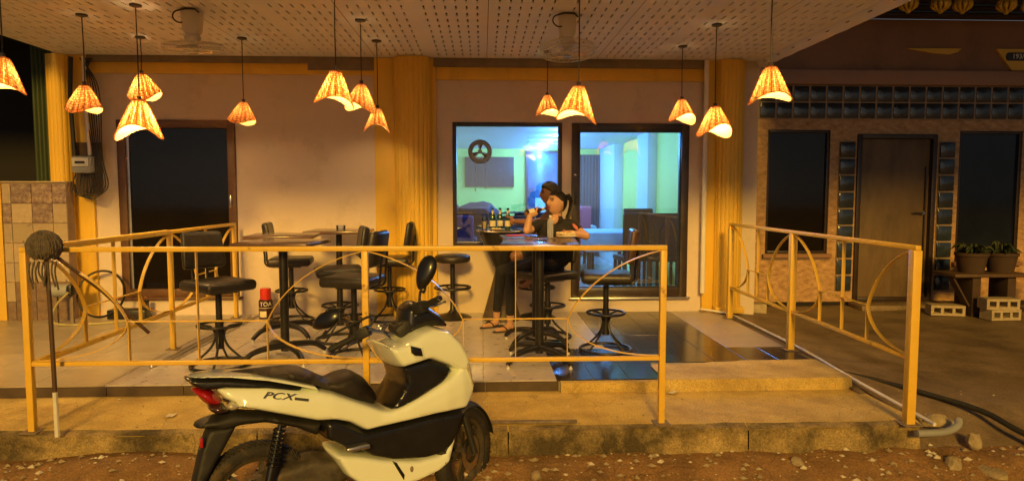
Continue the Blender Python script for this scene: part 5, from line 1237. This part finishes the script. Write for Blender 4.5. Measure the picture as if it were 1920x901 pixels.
# woman drinking, seated on a bar chair
w_ = thing('person', 'person in black polo shirt and long dark trousers drinking from a bottle, hair tied back', 'person', (.62,6.2,G))
def rel(caps, o): o = Vector(o); return [(Vector(c[0])-o, Vector(c[1])-o, *c[2:]) for c in caps]
WO = (.62,6.2,G)
Hc = V(.688,6.16,1.328); f = V(-.91,-.42,.14)
hd_, at, hm = head(Hc, f, 0, .95)
S, T = 1, 2
caps = hd_+[(V(.682,6.19,1.15), V(.690,6.18,1.285), .048, .044, 0),
 (V(.52,6.145,1.13), V(.825,6.225,1.13), .052, .052, S), (V(.60,6.165,1.05), V(.745,6.205,1.05), .098, .098, S), (V(.61,6.12,1.055), V(.62,6.12,1.055), .060, .060, S), (V(.71,6.15,1.055), V(.70,6.15,1.055), .058, .058, S), (V(.61,6.17,.93), V(.735,6.205,.93), .092, .092, S), (V(.585,6.16,.83), V(.72,6.22,.83), .112, .112, S),
 (V(.66,6.17,1.17), V(.69,6.19,1.17), .062, .062, S),
 (V(.58,6.12,.785), V(.68,6.26,.785), .112, .112, T),
 (V(.585,6.11,.775), V(.275,6.31,.665), .086, .058, T), (V(.275,6.31,.655), V(.262,6.40,.27), .056, .043, T), (V(.262,6.40,.27), V(.262,6.415,.145), .036, .030, 0), (V(.262,6.415,.135), V(.20,6.38,.112), .032, .030, 0), (V(.20,6.38,.112), V(.135,6.35,.104), .030, .022, 0),
 (V(.60,6.28,.775), V(.18,6.47,.665), .086, .058, T), (V(.18,6.47,.655), V(.14,6.60,.27), .056, .043, T), (V(.14,6.60,.27), V(.135,6.62,.145), .036, .030, 0), (V(.135,6.62,.135), V(.075,6.59,.112), .032, .030, 0), (V(.075,6.59,.112), V(.01,6.56,.104), .030, .022, 0),
 (V(.515,6.14,1.13), V(.455,6.06,1.10), .054, .050, S), (V(.455,6.06,1.10), V(.398,5.985,1.085), .041, .036, 0), (V(.398,5.985,1.085), V(.425,6.005,1.215), .037, .026, 0),
 (V(.83,6.225,1.125), V(.885,6.15,1.075), .055, .051, S), (V(.885,6.15,1.075), V(.945,6.06,1.03), .042, .037, 0), (V(.945,6.06,1.03), V(.79,5.985,1.062), .037, .026, 0)]
bd_ = V(.185,.055,.045).normalized(); bc = V(.480,6.065,1.258)
caps += grip_hand(bc-bd_*.02, bd_, V(-.1,-.75,-.55), 0, .95) + [(V(.425,6.005,1.215), bc-bd_*.02+V(-.1,-.75,-.55).normalized()*.046, .026, .022, 0)]
caps += flat_hand((.79,5.985,1.064), (-.98,-.14,-.0), (0,0,1), 0, .95, .22)
paint = [(V(.80,6.165,1.185)-V(*WO), V(.875,6.115,1.085)-V(*WO), .014, [1], 5), (V(.765,6.095,1.11)-V(*WO), V(.735,6.085,1.02)-V(*WO), .022, [1], 5)]
paint += face_paint(at, WO, 0, 3, 4)
paint.append((V(.665,6.125,1.20)-V(*WO), V(.655,6.07,1.135)-V(*WO), .036, [1], 0))
flesh('body', rel(caps, WO), ['skin', 'shirt_black', 'trousers', 'lip', 'eye_dark', 'shirt_pink'], w_, .0044, 2, paint, extra=hm, org=WO)
hair_cap('hair', at, w_, WO, .010, True, -.07, .066)
for x, y in ((.20,6.38), (.075,6.59)):
    mb = MB(); ol = [(.045*math.cos(t), .125*math.sin(t)) for t in ax(0, 2*PI, 24)[:-1]]
    mb.prism(ol, lambda a, b_, tt_: (x+.003-WO[0]+(-b_*.90-a*-.42), y+.008-WO[1]+(-b_*.42+a*.90), tt_), .003, .016); sd_ = mb.build('sandal', 'flipflop', w_, bev=.003)
    mb = MB(); mb.tube(spline([(x+.03-WO[0],y+.05-WO[1],.015),(x-.01-WO[0],y+.012-WO[1],.062),(x-.05-WO[0],y-.022-WO[1],.052)], 5), .006, 6); mb.tube(spline([(x+.04-WO[0],y-.03-WO[1],.015),(x+.0-WO[0],y-.022-WO[1],.06),(x-.05-WO[0],y-.022-WO[1],.052)], 5), .006, 6); mb.build('strap', 'flipflop', sd_, smooth=60)
bt = bottle(tuple(bc-bd_*.10), 'bottle_brown', 'brown beer bottle tipped to the drinking person’s mouth', bd_.to_track_quat('Z', 'Y').to_euler(), .92)

# man behind her, reaching for the bottles
m_ = thing('person', 'person in dark red shirt seated behind the drinking person, arm stretched to the beer bottles', 'person', (.62,7.14,G)); MO = (.62,7.14,G)
Hc = V(.715,7.10,1.415); f = V(-.985,-.10,-.05); hd_, at, hm = head(Hc, f, 0, 1.0)
caps = hd_+[(V(.735,7.13,1.22), V(.715,7.11,1.36), .056, .052, 0),
 (V(.735,6.98,1.20), V(.745,7.28,1.20), .058, .058, 1), (V(.715,7.06,1.12), V(.72,7.20,1.12), .110, .110, 1), (V(.69,7.06,.98), V(.69,7.20,.98), .105, .105, 1), (V(.665,7.06,.895), V(.665,7.21,.895), .115, .115, 1),
 (V(.64,7.06,.875), V(.64,7.21,.875), .112, .112, 2), (V(.62,7.04,.865), V(.42,6.95,.80), .088, .072, 2), (V(.42,6.95,.80), V(.335,6.92,.765), .068, .056, 0), (V(.335,6.92,.765), V(.50,6.97,.50), .054, .036, 0), (V(.50,6.97,.50), V(.46,6.96,.455), .034, .030, 0), (V(.46,6.96,.452), V(.40,6.95,.445), .030, .022, 0),
 (V(.62,7.24,.865), V(.45,7.32,.80), .088, .072, 2), (V(.45,7.32,.80), V(.37,7.34,.765), .068, .056, 0), (V(.37,7.34,.765), V(.52,7.27,.50), .054, .036, 0), (V(.52,7.27,.50), V(.48,7.27,.455), .034, .030, 0), (V(.48,7.27,.452), V(.42,7.27,.445), .030, .022, 0),
 (V(.73,6.97,1.19), V(.63,6.92,1.13), .060, .056, 1), (V(.63,6.92,1.13), V(.545,6.90,1.115), .046, .041, 0), (V(.545,6.90,1.115), V(.37,6.97,1.125), .041, .027, 0),
 (V(.745,7.29,1.19), V(.68,7.33,1.05), .060, .052, 1), (V(.68,7.33,1.05), V(.64,7.34,.98), .046, .040, 0), (V(.64,7.34,.98), V(.46,7.31,.92), .040, .028, 0)]
caps += grip_hand(V(.265,7.02,1.135), V(0,0,1), V(.8,-.55,0), 0) + [(V(.37,6.97,1.125), V(.305,6.995,1.13), .026, .022, 0)]
caps += flat_hand((.46,7.31,.92), (-.9,.0,-.3), (0,0,1), 0)
flesh('body', rel(caps, MO), ['skin_man', 'shirt_man', 'shorts', 'lip', 'eye_dark'], m_, .0050, 2, face_paint(at, MO, 0, 3, 4), extra=hm, org=MO)
hair_cap('hair', at, m_, MO, .016, None, -.05, .062)
for c in bpy.data.objects:   # her chair is a touch lower
    if c.get('label', '').endswith('drinking person sits') : c.scale = (1, 1, .925)
